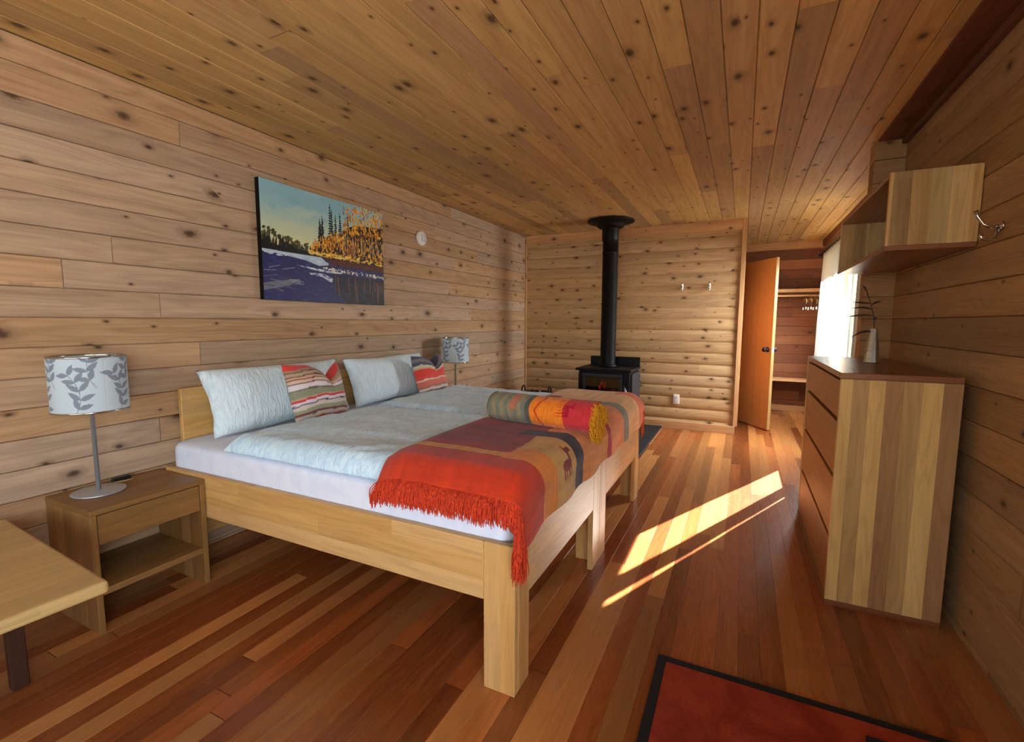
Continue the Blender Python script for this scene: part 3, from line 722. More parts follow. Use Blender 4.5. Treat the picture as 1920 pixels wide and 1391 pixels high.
# ------------------------------------------------------------------ rolled blanket
A0 = Vector((1.555, 1.945, 0)); A1 = Vector((2.115, 1.855, 0)); RZ = 0.850; RR = 0.074
ax = (A1-A0).normalized(); side = Vector((-ax.y, ax.x, 0))
def roll_col(t, th):
    k = 1+0.30*fbm(t*26, th*1.2, 4, 2.0)+0.15*fbm(t*90, th*2, 1, 1.0)
    w1 = t+0.008*math.sin(th*3)
    if w1 < 0.40:
        q = 0.5+0.5*math.sin(w1*70+2*fbm(w1*5, th, 0, 2)); c = tuple(a*(1-q)+b*q for a, b in zip((146, 132, 98), (112, 118, 104)))
        if 0.24 < w1 < 0.31 and math.sin(th) > 0.1: c = (176, 108, 84)
    elif w1 < 0.445: c = (84, 86, 76)
    elif w1 < 0.76:
        c = (232, 128, 34)
        zz = 0.50+0.055*abs(((th*1.6/PI) % 1)*2-1)
        if abs(w1-zz) < 0.009: c = (196, 60, 24)
        if 0.70 < w1 < 0.755 and (th*5.2) % 1 < 0.28 and 1.7 < th < 3.2: c = (206, 60, 20)
    else:
        c = (198, 52, 58)
        if in_animal((2.75-th)*0.1, w1-0.80, 0.0, 0.0, 0.085): c = (168, 16, 44)
    return tuple(max(0, min(1, x*k)) for x in lin(c))
nt, na = 220, 150; P = []; PC = []
for j in range(na+1):
    P.append([]); PC.append([]); th = 2*PI*j/na
    for i in range(nt+1):
        t = i/nt; r_ = RR*(1+0.035*math.sin(th*2+0.5)+0.02*fbm(t*3, math.cos(th), math.sin(th), 1.5))*(1-0.07*max(0, (0.05-t)/0.05))
        flatb = 0.92 if math.sin(th) < -0.5 else 1.0
        c = A0+(A1-A0)*t; P[-1].append(c+side*(r_*1.04*math.cos(th))+Vector((0, 0, RZ+r_*math.sin(th)*flatb)))
        PC[-1].append(roll_col(t, th))
m = MB(); m.grid(P, col=PC)
# spiral layers at both ends
for (cc, sg) in ((A0, -1), (A1, 1)):
    for q in range(4):
        r_ = RR*(0.98-0.24*q); Pq = []; Cq = []
        for j in range(41):
            th = 2*PI*j/40; Pq.append([cc+side*(r_*f*1.03*math.cos(th))+ax*sg*(g)+Vector((0, 0, RZ+r_*f*math.sin(th))) for f, g in ((1.0, 0.0), (0.95, 0.006), (0.84, 0.004), (0.76, -0.004))])
            Cq.append([lin((150, 120, 80)) if sg < 0 else lin((206, 90, 40))]*4)
        m.grid(Pq, col=Cq)
roll = m.build('rolled_blanket', M['rollblanket'], origin=(A0+A1)/2+Vector((0, 0, RZ-RR)))
tag(roll, 'rolled-up wool blanket in grey, orange and crimson lying on the striped blanket', 'blanket')
m = MB()
for i in range(330):
    r_ = RR*math.sqrt(rr.random())*1.0; th = rr.random()*2*PI
    p = A1+side*(r_*math.cos(th))+Vector((0, 0, RZ+r_*math.sin(th)))-ax*0.006
    out = side*math.cos(th)*0.7+Vector((0, 0, math.sin(th)*0.8+0.2))
    d = ax*rr.uniform(0.5, 1.2)+out*rr.uniform(0.0, 0.9)
    strand(m, p, d, rr.uniform(0.030, 0.062), 0.0030, 0.03, 5, rr)
o = m.build('fringe', M['fringe_yel'], roll, origin=ORG[roll.name]); o['label'] = 'bushy yellow fringe at the end of the roll'

# ================================================================== NIGHTSTANDS
def nightstand(y0, y1, label):
    x0, x1, zt = 0.005, 0.383, 0.520; t = thing('nightstand', label, 'nightstand', (0.19, (y0+y1)/2, 0), 'nightstands beside the beds')
    m = MB(); m.box((x0, y0, zt-0.022), (x1, y1, zt), 1, 0.0015); part('top', m, M['nightwood'], t)
    for (a, b) in ((y0, y0+0.022), (y1-0.022, y1)):
        m = MB(); m.box((x0, a, 0), (x1, b, zt-0.0225), 2, 0.0015); part('side_panel', m, M['nightwood'], t)
    m = MB(); m.box((x0, y0+0.0225, 0.155), (x1-0.004, y1-0.0225, 0.183), 1, 0.0015); part('shelf', m, M['nightwood'], t)
    m = MB(); m.box((x1-0.024, y0+0.025, 0.372), (x1-0.003, y1-0.025, zt-0.026), 1, 0.0012)
    m.box((0.03, y0+0.03, 0.385), (x1-0.025, y1-0.03, 0.395), 1, 0); m.box((0.03, y0+0.03, 0.3955), (0.045, y1-0.03, 0.47), 1, 0)
    part('drawer', m, M['nightwood'], t)
nightstand(0.697, 1.240-0.095, 'oak nightstand with one drawer and an open shelf, left of the beds')
nightstand(3.27, 3.84, 'oak nightstand on the far side of the beds, behind the far bed')

# ------------------------------------------------------------------ raster helpers (patterns woven, printed or painted on things)
class Ras:
    def __init__(s, W, Hh, c):
        s.W, s.H = W, Hh; s.a = np.zeros((Hh, W, 3)); s.a[:] = c
        s.X, s.Y = np.meshgrid((np.arange(W)+0.5)/W, (np.arange(Hh)+0.5)/Hh)
    def poly(s, pts, c, al=1.0):
        ins = np.zeros((s.H, s.W), bool); n = len(pts)
        for i in range(n):
            x0, y0 = pts[i]; x1, y1 = pts[(i+1) % n]
            if y0 == y1: continue
            cond = ((y0 > s.Y) != (y1 > s.Y)) & (s.X < (x1-x0)*(s.Y-y0)/(y1-y0)+x0); ins ^= cond
        s.a[ins] = s.a[ins]*(1-al)+np.array(c)*al
    def leaf(s, x, y, ang, L, Wd, c, asp=1.0, al=1.0):
        dx = (s.X-x)*asp; dy = s.Y-y; u = dx*math.cos(ang)+dy*math.sin(ang); v = -dx*math.sin(ang)+dy*math.cos(ang)
        t = u/L; w_ = Wd*np.sin(np.clip(t, 0, 1)**0.8*PI)
        ins = (t > 0) & (t < 1) & (np.abs(v) < w_); s.a[ins] = s.a[ins]*(1-al)+np.array(c)*al
    def line(s, x0, y0, x1, y1, w_, c, asp=1.0, al=1.0):
        dx = (x1-x0)*asp; dy = y1-y0; L = math.hypot(dx, dy)+1e-9
        px = (s.X-x0)*asp; py = s.Y-y0; t = np.clip((px*dx+py*dy)/L/L, 0, 1); d = np.hypot(px-t*dx, py-t*dy)
        ins = d < w_; s.a[ins] = s.a[ins]*(1-al)+np.array(c)*al
    def get(s, u, v): return tuple(lin(s.a[min(s.H-1, int(v*s.H)), min(s.W-1, int((u % 1.0)*s.W))]))

# ------------------------------------------------------------------ lamps
SH = Ras(620, 170, (206, 222, 228)); asp = 0.84/0.235
rl = random.Random(11)
for q in range(11):
    x0 = q/11.0; ph = 1 if q % 2 else -1; dk = (134+rl.randint(-8, 8), 148, 162)
    px, py = x0+0.02*rl.random(), (1.05 if q % 2 == 0 else 0.55); ang = -PI/2-ph*0.5
    for st in range(5):
        nx_, ny_ = px+math.cos(ang)*0.16/asp, py+math.sin(ang)*0.16
        for wrap in (-1, 0, 1): SH.line(px+wrap, py, nx_+wrap, ny_, 0.0055, dk, asp)
        for sd in (-1, 1):
            for wrap in (-1, 0, 1): SH.leaf(nx_+wrap, ny_, ang+sd*rl.uniform(0.7, 1.1), rl.uniform(0.19, 0.25), 0.044, dk, asp, 0.92)
        px, py = nx_, ny_; ang += 0.28*ph
SH.line(0.905, 0, 0.905, 1, 0.012, (150, 170, 180), asp, 0.5)
def make_lamp(x, y, z, label):
    t = thing('table_lamp', label, 'lamp', (x, y, z), 'matching table lamps')
    m = MB(); m.lathe([(0, 0), (0.092, 0), (0.096, 0.004), (0.096, 0.007), (0.09, 0.010), (0.012, 0.014), (0, 0.014)], (x, y, z), 48); part('base', m, M['steel'], t)
    m = MB(); m.lathe([(0, 0.0145), (0.0085, 0.0145), (0.0085, 0.40), (0.013, 0.401), (0.013, 0.45), (0, 0.45)], (x, y, z), 20); part('pole', m, M['steel'], t)
    z0, z1, r = 0.372, 0.610, 0.132; na_, nz_ = 420, 110; P = []; PC = []
    for j in range(na_+1):
        th = 2*PI*j/na_; P.append([(x+r*math.cos(th), y+r*math.sin(th), z+z0+(z1-z0)*i/nz_) for i in range(nz_+1)])
        PC.append([SH.get(0.5+j/na_, 1-i/nz_-0.0001 if i < nz_ else 0.0) for i in range(nz_+1)])
    m = MB(); m.grid(P, col=PC); sh = part('lamp_shade', m, M['shade'], t); sh['label'] = 'pale blue drum shade with a grey leaf print'
    md = sh.modifiers.new('thickness', 'SOLIDIFY'); md.thickness = 0.0018
    m = MB()
    for zz in (z0, z1-0.006):
        m.lathe([(r-0.004, zz-0.001), (r+0.0018, zz-0.001), (r+0.0018, zz+0.006), (r-0.004, zz+0.006), (r-0.004, zz-0.001)], (x, y, z), 60)
    for k in range(3):
        a = k*2*PI/3; m.tube([(x+0.011*math.cos(a), y+0.011*math.sin(a), z+0.43), (x+(r-0.003)*math.cos(a), y+(r-0.003)*math.sin(a), z+z1-0.004)], 0.0015, 6)
    part('shade_ring', m, M['chrome'], t)
    m = MB(); m.lathe([(0, 0.451), (0.014, 0.452), (0.028, 0.49), (0.03, 0.515), (0.02, 0.54), (0, 0.548)], (x, y, z), 20); part('bulb', m, M['whiteplastic'], t)
    return t
l1 = make_lamp(0.142, 0.832, 0.5205, 'table lamp with leaf-print drum shade on the nightstand left of the beds')
copy_tree(l1, (0.142+0.06-0.142, 3.66-0.832, 0), 'table lamp with leaf-print shade beyond the far bed, right of the pillows')
m = MB(); m.tube([(0.075, 0.915, 0.527), (0.10, 0.955, 0.529), (0.085, 0.99, 0.526), (0.05, 1.005, 0.526)], 0.0022, 8)
m.tube([(0.03, 0.955, 0.527), (0.02, 1.0, 0.526), (0.004, 1.03, 0.525)], 0.0022, 8)
cord = m.build('lamp_cord', M['cord'], origin=(0.06, 0.96, 0.5205)); tag(cord, 'short beige lamp cord with a black inline switch on the left nightstand', 'cord')
m = MB(); m.box((0.030, 0.925, 0.5215), (0.052, 1.0, 0.536), 1, 0.005); o = part('cord_switch', m, M['blackplastic'], cord); o['label'] = 'black inline switch'

# ================================================================== PAINTING
PW, PH = 460, 300
R_ = Ras(PW, PH, (150, 190, 190)); rp = random.Random(3)
# sky: teal above, cream near the trees
g = np.clip((R_.Y-0.12)/0.36, 0, 1)[..., None]; R_.a = np.array((140, 184, 192))*(1-g)+np.array((214, 210, 160))*g
for q in range(60):
    x, y_ = rp.random(), rp.random()*0.4; c = rp.choice([(126, 172, 184), (160, 198, 200), (146, 186, 188), (190, 206, 184)]) if y_ < 0.26 else rp.choice([(220, 214, 160), (196, 204, 170), (208, 206, 160)])
    R_.leaf(x, y_, rp.uniform(-0.5, 0.4), rp.uniform(0.08, 0.3), rp.uniform(0.01, 0.04), c, 1.5, 0.35)
# far dark trees on the left
for q in range(70):
    x = rp.uniform(0, 0.36); top = 0.40+0.10*(x/0.36)+rp.uniform(-0.015, 0.05)
    R_.leaf(x, 0.60, -PI/2+rp.uniform(-0.15, 0.15), 0.60-top, rp.uniform(0.008, 0.02), rp.choice([(24, 24, 14), (40, 38, 18), (70, 66, 28), (16, 18, 12)]), 1.5)
for x, y_ in ((0.025, 0.42), (0.09, 0.43), (0.17, 0.46), (0.215, 0.475), (0.25, 0.49), (0.31, 0.50)):
    for q in range(9): R_.leaf(x+rp.uniform(-0.03, 0.02), y_+rp.uniform(-0.02, 0.035), rp.uniform(-0.6, 0.6), 0.04, 0.012, rp.choice([(64, 66, 28), (96, 84, 36), (44, 48, 20)]), 1.5)
R_.poly([(0, 0.50), (0.1, 0.525), (0.36, 0.545), (0.42, 0.60), (0, 0.59)], (14, 14, 10))
# yellow wood with dark gaps
R_.poly([(0.33, 0.58), (0.36, 0.48), (0.42, 0.46), (0.48, 0.36), (0.58, 0.36), (0.62, 0.26), (0.72, 0.20), (1, 0.16), (1, 0.62), (0.33, 0.60)], (40, 28, 14))
for x, top in ((0.415, 0.22), (0.435, 0.19), (0.50, 0.06), (0.515, 0.10), (0.545, 0.15), (0.585, 0.12), (0.655, 0.06)):
    R_.line(x, top, x, 0.5, 0.0035, (18, 20, 22), 1.5)
    n_ = 15
    for k in range(n_):
        yy = top+0.03+(0.42-top)*k/n_; wdt = 0.010+0.030*k/n_
        for sd in (-1, 1): R_.leaf(x, yy, (0 if sd > 0 else PI)+sd*0.5+rp.uniform(-0.2, 0.2), wdt*rp.uniform(0.7, 1.3), 0.008, (20, 22, 22), 1.5)
YL = [(226, 160, 26), (206, 128, 18), (238, 184, 48), (190, 104, 20), (216, 146, 30), (150, 84, 18)]
for q in range(900):
    x = 0.34+0.66*rp.random()**0.8; top = 0.47-0.5*max(0, x-0.36)*1.35 if x < 0.62 else 0.08-0.9*max(0, x-0.62)*0.35
    y_ = top+(0.56-top)*rp.random()**1.1
    if y_ > 0.30 and rp.random() < 0.45: continue
    R_.leaf(x, max(0.0, y_), -PI/2+rp.uniform(-0.6, 0.6), rp.uniform(0.02, 0.06), rp.uniform(0.004, 0.011), rp.choice(YL), 1.5)
for q in range(60):
    x = rp.uniform(0.6, 1); y0_ = rp.uniform(0.28, 0.4); R_.line(x, y0_, x+rp.uniform(-0.01, 0.015), y0_+rp.uniform(0.1, 0.22), 0.002, rp.choice([(214, 170, 90), (190, 120, 50), (24, 18, 12), (232, 200, 130)]), 1.5)
for q in range(90):
    x = rp.uniform(0.3, 1); R_.leaf(x, 0.545+0.02*(x-0.3)+rp.uniform(-0.02, 0.015), rp.uniform(-0.4, 0.4), rp.uniform(0.03, 0.07), 0.008, rp.choice([(232, 190, 50), (222, 170, 30), (206, 150, 40), (240, 206, 110)]), 1.5)
# bank and water
R_.poly([(0, 0.575), (0.3, 0.585), (0.45, 0.575), (0.7, 0.585), (1, 0.585), (1, 1), (0, 1)], (38, 38, 92))
R_.poly([(0.42, 0.575), (1, 0.582), (1, 0.65), (0.60, 0.635), (0.5, 0.62)], (84, 36, 22))
for q in range(70): R_.leaf(rp.uniform(0.48, 1), rp.uniform(0.585, 0.645), rp.uniform(-0.3, 0.3), rp.uniform(0.02, 0.05), 0.006, rp.choice([(110, 52, 28), (64, 26, 18), (46, 22, 20)]), 1.5)
R_.poly([(0, 0.572), (0.2, 0.578), (0.42, 0.578), (0.48, 0.64), (0.40, 0.66), (0.3, 0.625), (0.12, 0.60), (0, 0.592)], (176, 194, 212))
for q in range(30): x = rp.random()*0.46; R_.leaf(x, 0.585+0.05*x+rp.uniform(-0.008, 0.02), rp.uniform(-0.2, 0.2), 0.06, 0.006, rp.choice([(206, 214, 220), (160, 182, 208), (190, 206, 218)]), 1.5)
R_.poly([(0.22, 0.675), (0.36, 0.685), (0.6, 0.70), (0.58, 0.715), (0.4, 0.71), (0.28, 0.69)], (206, 210, 214))
R_.poly([(0.32, 0.735), (0.42, 0.725), (0.5, 0.76), (0.56, 0.81), (0.48, 0.80), (0.42, 0.76), (0.33, 0.75)], (186, 192, 210))
for q in range(110): x = rp.uniform(0.42, 1); R_.leaf(x, 0.672+0.045*(x-0.4)+rp.uniform(-0.012, 0.014), rp.uniform(-0.5, 0.5), rp.uniform(0.01, 0.03), 0.006, rp.choice([(226, 220, 200), (206, 200, 180), (236, 232, 214), (150, 140, 110)]), 1.5)
R_.poly([(0.5, 0.715), (1, 0.735), (1, 1), (0.62, 1), (0.52, 0.85)], (32, 28, 34))
for q in range(60): x = rp.uniform(0.5, 1); R_.line(x, rp.uniform(0.72, 0.8), x+rp.uniform(-0.01, 0.01), rp.uniform(0.82, 1.0), rp.uniform(0.002, 0.007), rp.choice([(104, 62, 50), (70, 44, 40), (24, 22, 28), (44, 40, 60), (130, 84, 70), (46, 60, 48)]), 1.5, 0.8)
for q in range(260): x = rp.random()**1.2*0.85; R_.leaf(x, rp.uniform(0.64, 1), rp.uniform(-0.5, 0.5), rp.uniform(0.03, 0.09), rp.uniform(0.004, 0.010), rp.choice([(34, 36, 88), (48, 54, 120), (28, 28, 70), (60, 66, 130), (40, 44, 100)]), 1.5, 0.55)
R_.poly([(0, 0.86), (0.1, 0.83), (0.24, 0.80), (0.25, 0.83), (0.12, 0.885), (0, 0.92)], (104, 108, 120))
for q in range(22): x = rp.random()*0.2; yy = 0.88-0.25*x+rp.uniform(-0.16, 0.07); R_.line(x, yy, x+rp.uniform(0.04, 0.10), yy+rp.uniform(-0.03, 0.035), 0.0035, rp.choice([(120, 122, 138), (86, 84, 104), (60, 54, 74), (146, 146, 156)]), 1.5, 0.8)
py0, py1, pz0, pz1 = 1.7705, 2.8547, 1.4131, 2.1404
pt = thing('landscape_painting', 'unframed canvas painting of a lake with golden trees, on the left wall above the pillows', 'painting', (0.005, (py0+py1)/2, (pz0+pz1)/2))
m = MB(); m.box((0.002, py0, pz0), (0.038, py1, pz1), 1, 0.001); o = part('canvas_edge', m, M['black'], pt); o['label'] = 'black canvas edge'
P = []; PC = []
for i in range(PW+1):
    P.append([(0.0385, py0+0.001+(py1-py0-0.002)*i/PW, pz0+0.001+(pz1-pz0-0.002)*j/PH) for j in range(PH+1)])
    PC.append([tuple(lin(R_.a[min(PH-1, PH-1-min(j, PH-1)), min(i, PW-1)])) for j in range(PH+1)])
m = MB(); m.grid(P, col=PC, smooth=False); part('painted_canvas', m, M['paint'], pt)

# smoke alarm
m = MB(); m.lathe([(0, 0), (0.066, 0), (0.067, 0.012), (0.062, 0.024), (0.058, 0.027), (0.050, 0.026), (0.046, 0.031), (0.02, 0.036), (0, 0.037)], seg=40)
o = m.build('smoke_alarm', M['whiteplastic'], world=Matrix.Translation((0.001, 3.405, 2.035)) @ Matrix.Rotation(PI/2, 4, 'Y'), origin=(0.001, 3.405, 2.035))
tag(o, 'round white smoke alarm high on the left wall, right of the painting', 'smoke alarm')
m = MB()
for k in range(-2, 3): m.box((-0.0315, -0.002+k*0.013, 0.0), (0.0315, 0.002+k*0.013, 0.033), 0, 0.001)
o = m.build('alarm_vent', M['steel'], o, (0.001, 3.405, 2.035), world=Matrix.Translation((0.006, 3.405, 2.035)) @ Matrix.Rotation(PI/2, 4, 'Y')); o['label'] = 'grey vent slots'

# ================================================================== STOVE
SX0, SX1, SY0, SY1 = 1.04, 1.615, 4.93, 5.42
st = thing('wood_stove', 'black cast-iron wood stove with glowing embers and a flue pipe, at the back wall', 'stove', (1.33, 5.18, 0.02))
m = MB(); m.box((SX0+0.06, SY0+0.06, 0.021), (SX1-0.06, SY1-0.06, 0.17), 2, 0.004); part('pedestal', m, M['black'], st)
m = MB()
m.box((SX0, SY0+0.012, 0.171), (SX0+0.03, SY1, 0.74), 2, 0.003); m.box((SX1-0.03, SY0+0.012, 0.171), (SX1, SY1, 0.74), 2, 0.003)
m.box((SX0+0.0305, SY1-0.03, 0.171), (SX1-0.0305, SY1, 0.74), 2, 0.003); m.box((SX0+0.0305, SY0+0.012, 0.171), (SX1-0.0305, SY1-0.031, 0.23), 2, 0.003)
m.box((SX0+0.0305, SY0+0.012, 0.70), (SX1-0.0305, SY1-0.031, 0.74), 2, 0.003)
part('firebox', m, M['black'], st)
m = MB(); m.box((SX1+0.001, SY0+0.05, 0.15), (SX1+0.022, SY1-0.01, 0.715), 2, 0.006); o = part('side_shield', m, M['iron'], st)
m = MB(); m.box((SX0-0.022, SY0+0.05, 0.15), (SX0-0.001, SY1-0.01, 0.715), 2, 0.006); o = part('side_shield', m, M['iron'], st)
m = MB(); m.box((SX0-0.035, SY0-0.035, 0.741), (SX1+0.022, SY1+0.005, 0.768), 0, 0.008); part('top_plate', m, M['black'], st)
m = MB(); m.box((SX0+0.0, SY1-0.035, 0.769), (SX1+0.018, SY1-0.017, 0.876), 0, 0.006); part('back_shield', m, M['black'], st)
dx0, dx1, dz0, dz1 = SX0+0.045, SX1-0.075, 0.235, 0.715
m = MB()
for (a, b, c, d) in ((dx0, dx1, dz1-0.045, dz1), (dx0, dx1, dz0, dz0+0.05), (dx0, dx0+0.042, dz0+0.0505, dz1-0.0455), (dx1-0.042, dx1, dz0+0.0505, dz1-0.0455)): m.box((a, SY0-0.012, c), (b, SY0+0.010, d), 0, 0.006)
sd = part('stove_door', m, M['iron'], st)
m = MB(); m.box((SX0+0.002, SY0+0.0, 0.172), (dx0-0.002, SY0+0.011, 0.738), 2, 0.002); m.box((dx1+0.002, SY0, 0.172), (SX1-0.002, SY0+0.011, 0.738), 2, 0.002); m.box((dx0, SY0, dz1+0.002), (dx1, SY0+0.011, 0.738), 0, 0.001); m.box((dx0, SY0, 0.172), (dx1, SY0+0.011, dz0-0.002), 0, 0.001)
part('front_frame', m, M['black'], st)
m = MB(); m.box((dx0+0.043, SY0-0.004, dz0+0.051), (dx1-0.043, SY0+0.0, dz1-0.046), 0, 0); o = part('door_glass', m, M['stoveglass'], sd); o['label'] = 'dark glass of the stove door'
m = MB(); m.tube([(dx1+0.006, SY0-0.006, 0.60), (dx1+0.018, SY0-0.035, 0.585), (dx1+0.03, SY0-0.04, 0.565)], 0.008, 10); m.lathe([(0, 0), (0.014, 0), (0.014, 0.008), (0, 0.008)], (dx1+0.012, SY0-0.012, 0.606), 12)
h = part('door_handle', m, M['black'], sd)
m = MB(); m.tube([(dx1+0.030, SY0-0.041, 0.566), (dx1+0.052, SY0-0.05, 0.515), (dx1+0.070, SY0-0.052, 0.470)], [0.011, 0.012, 0.010], 12); o = part('handle_grip', m, M['steel'], sd); o['label'] = 'silver coil grip of the handle'
for (c, d, r_, lab) in (((1.27, 5.08, 0.52), Vector((0.02, 0.05, 0.17)), 0.036, 'x'), ((1.42, 5.10, 0.42), Vector((-0.10, 0.05, 0.16)), 0.04, 'x'), ((1.20, 5.14, 0.28), Vector((0.18, 0.0, 0.0)), 0.045, 'x'), ((1.36, 5.06, 0.285), Vector((0.12, 0.04, 0.02)), 0.04, 'x')):
    m = MB(); pts = [Vector(c)+d*t for t in (-0.5, -0.25, 0, 0.25, 0.5)] if d.z > 0.1 else [Vector(c)+d*t for t in (-0.7, -0.3, 0, 0.3, 0.7)]
    m.tube(pts, [r_*0.8, r_, r_*0.95, r_, r_*0.7], 12); o = part('burning_log', m, M['ember'], st); o['label'] = 'red-glowing burning log'
PX, PY = 1.30, 5.20
m = MB(); m.lathe([(0.087, 0.7685), (0.087, 2.05), (0.091, 2.052), (0.091, 2.07), (0.087, 2.072), (0.087, 2.20)], (PX, PY, 0), 40)
m.lathe([(0.082, 2.18), (0.090, 2.20), (0.093, 2.205), (0.093, 2.335), (0.1, 2.337), (0.105, 2.345)], (PX-0.004, PY, 0), 40)
pp = part('flue_pipe', m, M['black'], st)
m = MB(); m.lathe([(0.093, 2.33), (0.12, 2.332), (0.15, 2.35), (0.155, 2.375), (0.16, 2.378), (0.25, 2.395), (0.262, 2.402), (0.262, 2.412), (0.10, 2.4125)], (PX-0.004, PY, 0), 56); part('ceiling_flange', m, M['black'], st)
m = MB(); m.lathe([(0.088, 0.769), (0.104, 0.769), (0.104, 0.79), (0.09, 0.80), (0.088, 0.80)], (PX, PY, 0), 40); part('pipe_collar', m, M['black'], st)
m = MB(); m.box((0.72, 4.25, 0.0005), (1.86, YB-0.04, 0.020), 0, 0.003); o = m.build('hearth_pad', M['hearth'], origin=(1.3, 5, 0)); tag(o, 'flat black hearth pad on the floor under the wood stove', 'hearth pad')

# basket with firewood
bk = thing('wicker_basket', 'dark wicker basket with hoop handles in the corner left of the stove', 'basket', (0.30, 5.45, 0))
m = MB()
for ring in range(11):
    z = 0.02+ring*0.034; a_ = 0.165+0.03*ring/10; b_ = 0.13+0.02*ring/10
    m.tube([(0.30+a_*math.cos(t*PI/16)*(1+0.012*(-1)**t), 5.45+b_*math.sin(t*PI/16), z) for t in range(33)], 0.017, 7, False)
m.box((0.15, 5.34, 0.0), (0.45, 5.56, 0.02), 0, 0.004); part('basket_body', m, M['wicker'], bk)
for sx in (-1, 1):
    m = MB(); m.tube([(0.30+sx*0.185, 5.45-0.055*math.cos(t*PI/10), 0.37+0.075*math.sin(t*PI/10)) for t in range(11)], 0.011, 8); part('handle', m, M['wicker'], bk)
rl = random.Random(4)
for i, (p0, p1, lab) in enumerate((((0.20, 5.38, 0.06), (0.24, 5.5, 0.385), 'bark-covered log standing in the basket beside the left handle'), ((0.33, 5.5, 0.06), (0.36, 5.42, 0.44), 'pale split log sticking up highest out of the basket'), ((0.40, 5.44, 0.06), (0.415, 5.50, 0.37), 'short dark log in the basket beside the right handle'))):
    m = MB(); m.tube([p0, tuple((a+b)/2 for a, b in zip(p0, p1)), p1], [0.036, 0.034, 0.032] if i != 1 else [0.02, 0.019, 0.017], 10, smooth=False)
    o = m.build('firewood_log', M['bark'] if i != 1 else M['cutwood'], origin=p0); tag(o, lab, 'log', 'firewood in the basket')

# hooks and outlet on the back wall
def coat_hook(x, lab):
    y = YB-0.004; z = 1.70; m = MB()
    m.box((x-0.010, y-0.008, z-0.035), (x+0.010, y-0.001, z+0.030), 2, 0.002)
    m.tube([(x, y-0.006, z-0.012), (x, y-0.035, z-0.020), (x, y-0.055, z+0.010), (x, y-0.062, z+0.045)], [0.006, 0.005, 0.005, 0.007], 10)
    m.tube([(x, y-0.006, z-0.028), (x, y-0.025, z-0.055), (x, y-0.045, z-0.060), (x, y-0.052, z-0.035)], [0.006, 0.006, 0.006, 0.009], 10)
    o = m.build('coat_hook', M['chrome'], origin=(x, y, z)); tag(o, lab, 'hook', 'double coat hooks on the back wall')
coat_hook(2.025, 'chrome double coat hook on the back wall, the one nearer the stove pipe'); coat_hook(2.322, 'chrome double coat hook on the back wall, the one nearer the open door')
ot = thing('wall_outlet', 'white double power outlet low on the back wall beside the stove', 'outlet', (2.009, YB-0.01, 0.36))
m = MB(); m.box((1.974, YB-0.014, 0.303), (2.044, YB-0.001, 0.417), 2, 0.003); part('cover_plate', m, M['whiteplastic'], ot)
for dz in (-0.024, 0.024):
    m = MB(); m.box((1.992, YB-0.018, 0.36+dz-0.017), (2.026, YB-0.0145, 0.36+dz+0.017), 2, 0.003); s_ = part('socket', m, M['whiteplastic'], ot)
    m = MB()
    for q in (-0.007, 0.007): m.box((2.009+q-0.0012, YB-0.0192, 0.36+dz-0.004), (2.009+q+0.0012, YB-0.0182, 0.36+dz+0.008), 2, 0)
    part('slot', m, M['blackplastic'], s_)

# ================================================================== DRESSER
dx, dX, dy, dY, dZ = 3.083, 3.492, 2.268, 3.438, 1.065
dr = thing('dresser', 'tall four-drawer dresser of striped pale and brown boards against the right wall', 'dresser', ((dx+dX)/2, (dy+dY)/2, 0))
m = MB(); m.box((dx, dy, dZ-0.026), (dX, dY, dZ), 1, 0.0015); o = part('top', m, M['darktop'], dr); o['label'] = 'darker brown top board'
for i, (a, b) in enumerate(((dy, dy+0.024), (dY-0.024, dY))):
    m = MB(); W_ = dX-dx
    for (f0, f1, mi) in ((0, 0.11, 0), (0.11, 0.25, 2), (0.25, 0.39, 0), (0.39, 0.54, 1), (0.54, 0.69, 2), (0.69, 0.85, 0), (0.85, 1.0, 1)):
        m.box((dx+W_*f0, a, 0.026), (dx+W_*f1, b, dZ-0.0265), 2, 0.0004, mat=mi)
    part('side_panel', m, [M['palestave'], M['brownstave'], M['walnutstave']], dr)
m = MB(); m.box((dx, dy, 0.0), (dX, dY, 0.0255), 1, 0.001); m.box((dX-0.016, dy+0.025, 0.026), (dX, dY-0.025, dZ-0.027), 2, 0.0); part('base_board', m, M['darktop'], dr)
m = MB(); m.box((dx+0.03, dy+0.0245, 0.03), (dx+0.045, dY-0.0245, dZ-0.028), 2, 0); part('drawer_gap_shade', m, M['darkleg'], dr)  # dark sheet behind the drawers, its colour standing in for shade in the gaps
for (z0, z1) in ((0.028, 0.304), (0.325, 0.583), (0.604, 0.840), (0.861, 1.026)):
    m = MB(); m.box((dx+0.003, dy+0.026, z0), (dx+0.025, dY-0.026, z1), 1, 0.001); part('drawer', m, M['drawer'], dr)

# vase with twig
vs = thing('glass_vase', 'narrow tapered silvery glass vase standing on the dresser', 'vase', (3.325, 2.96, dZ+0.0005))
m = MB(); m.lathe([(0, 0), (0.034, 0), (0.037, 0.004), (0.031, 0.07), (0.022, 0.14), (0.018, 0.185), (0.015, 0.185), (0.019, 0.14), (0.028, 0.07), (0.032, 0.018), (0, 0.016)], (3.325, 2.96, dZ+0.0005), 10, smooth=False); part('vase_body', m, M['vase'], vs)
tw = thing('dried_twig', 'dark dried twig with long curved leaves standing in the glass vase', 'twig', (3.325, 2.96, dZ+0.02))
m = MB(); stem = [(3.325, 2.96, dZ+0.02), (3.327, 2.955, dZ+0.15), (3.32, 2.95, dZ+0.24), (3.300, 2.95, dZ+0.32), (3.272, 2.95, dZ+0.41)]; m.tube(stem, [0.003, 0.0028, 0.0025, 0.002, 0.0012], 8); part('stem', m, M['leaf'], tw)
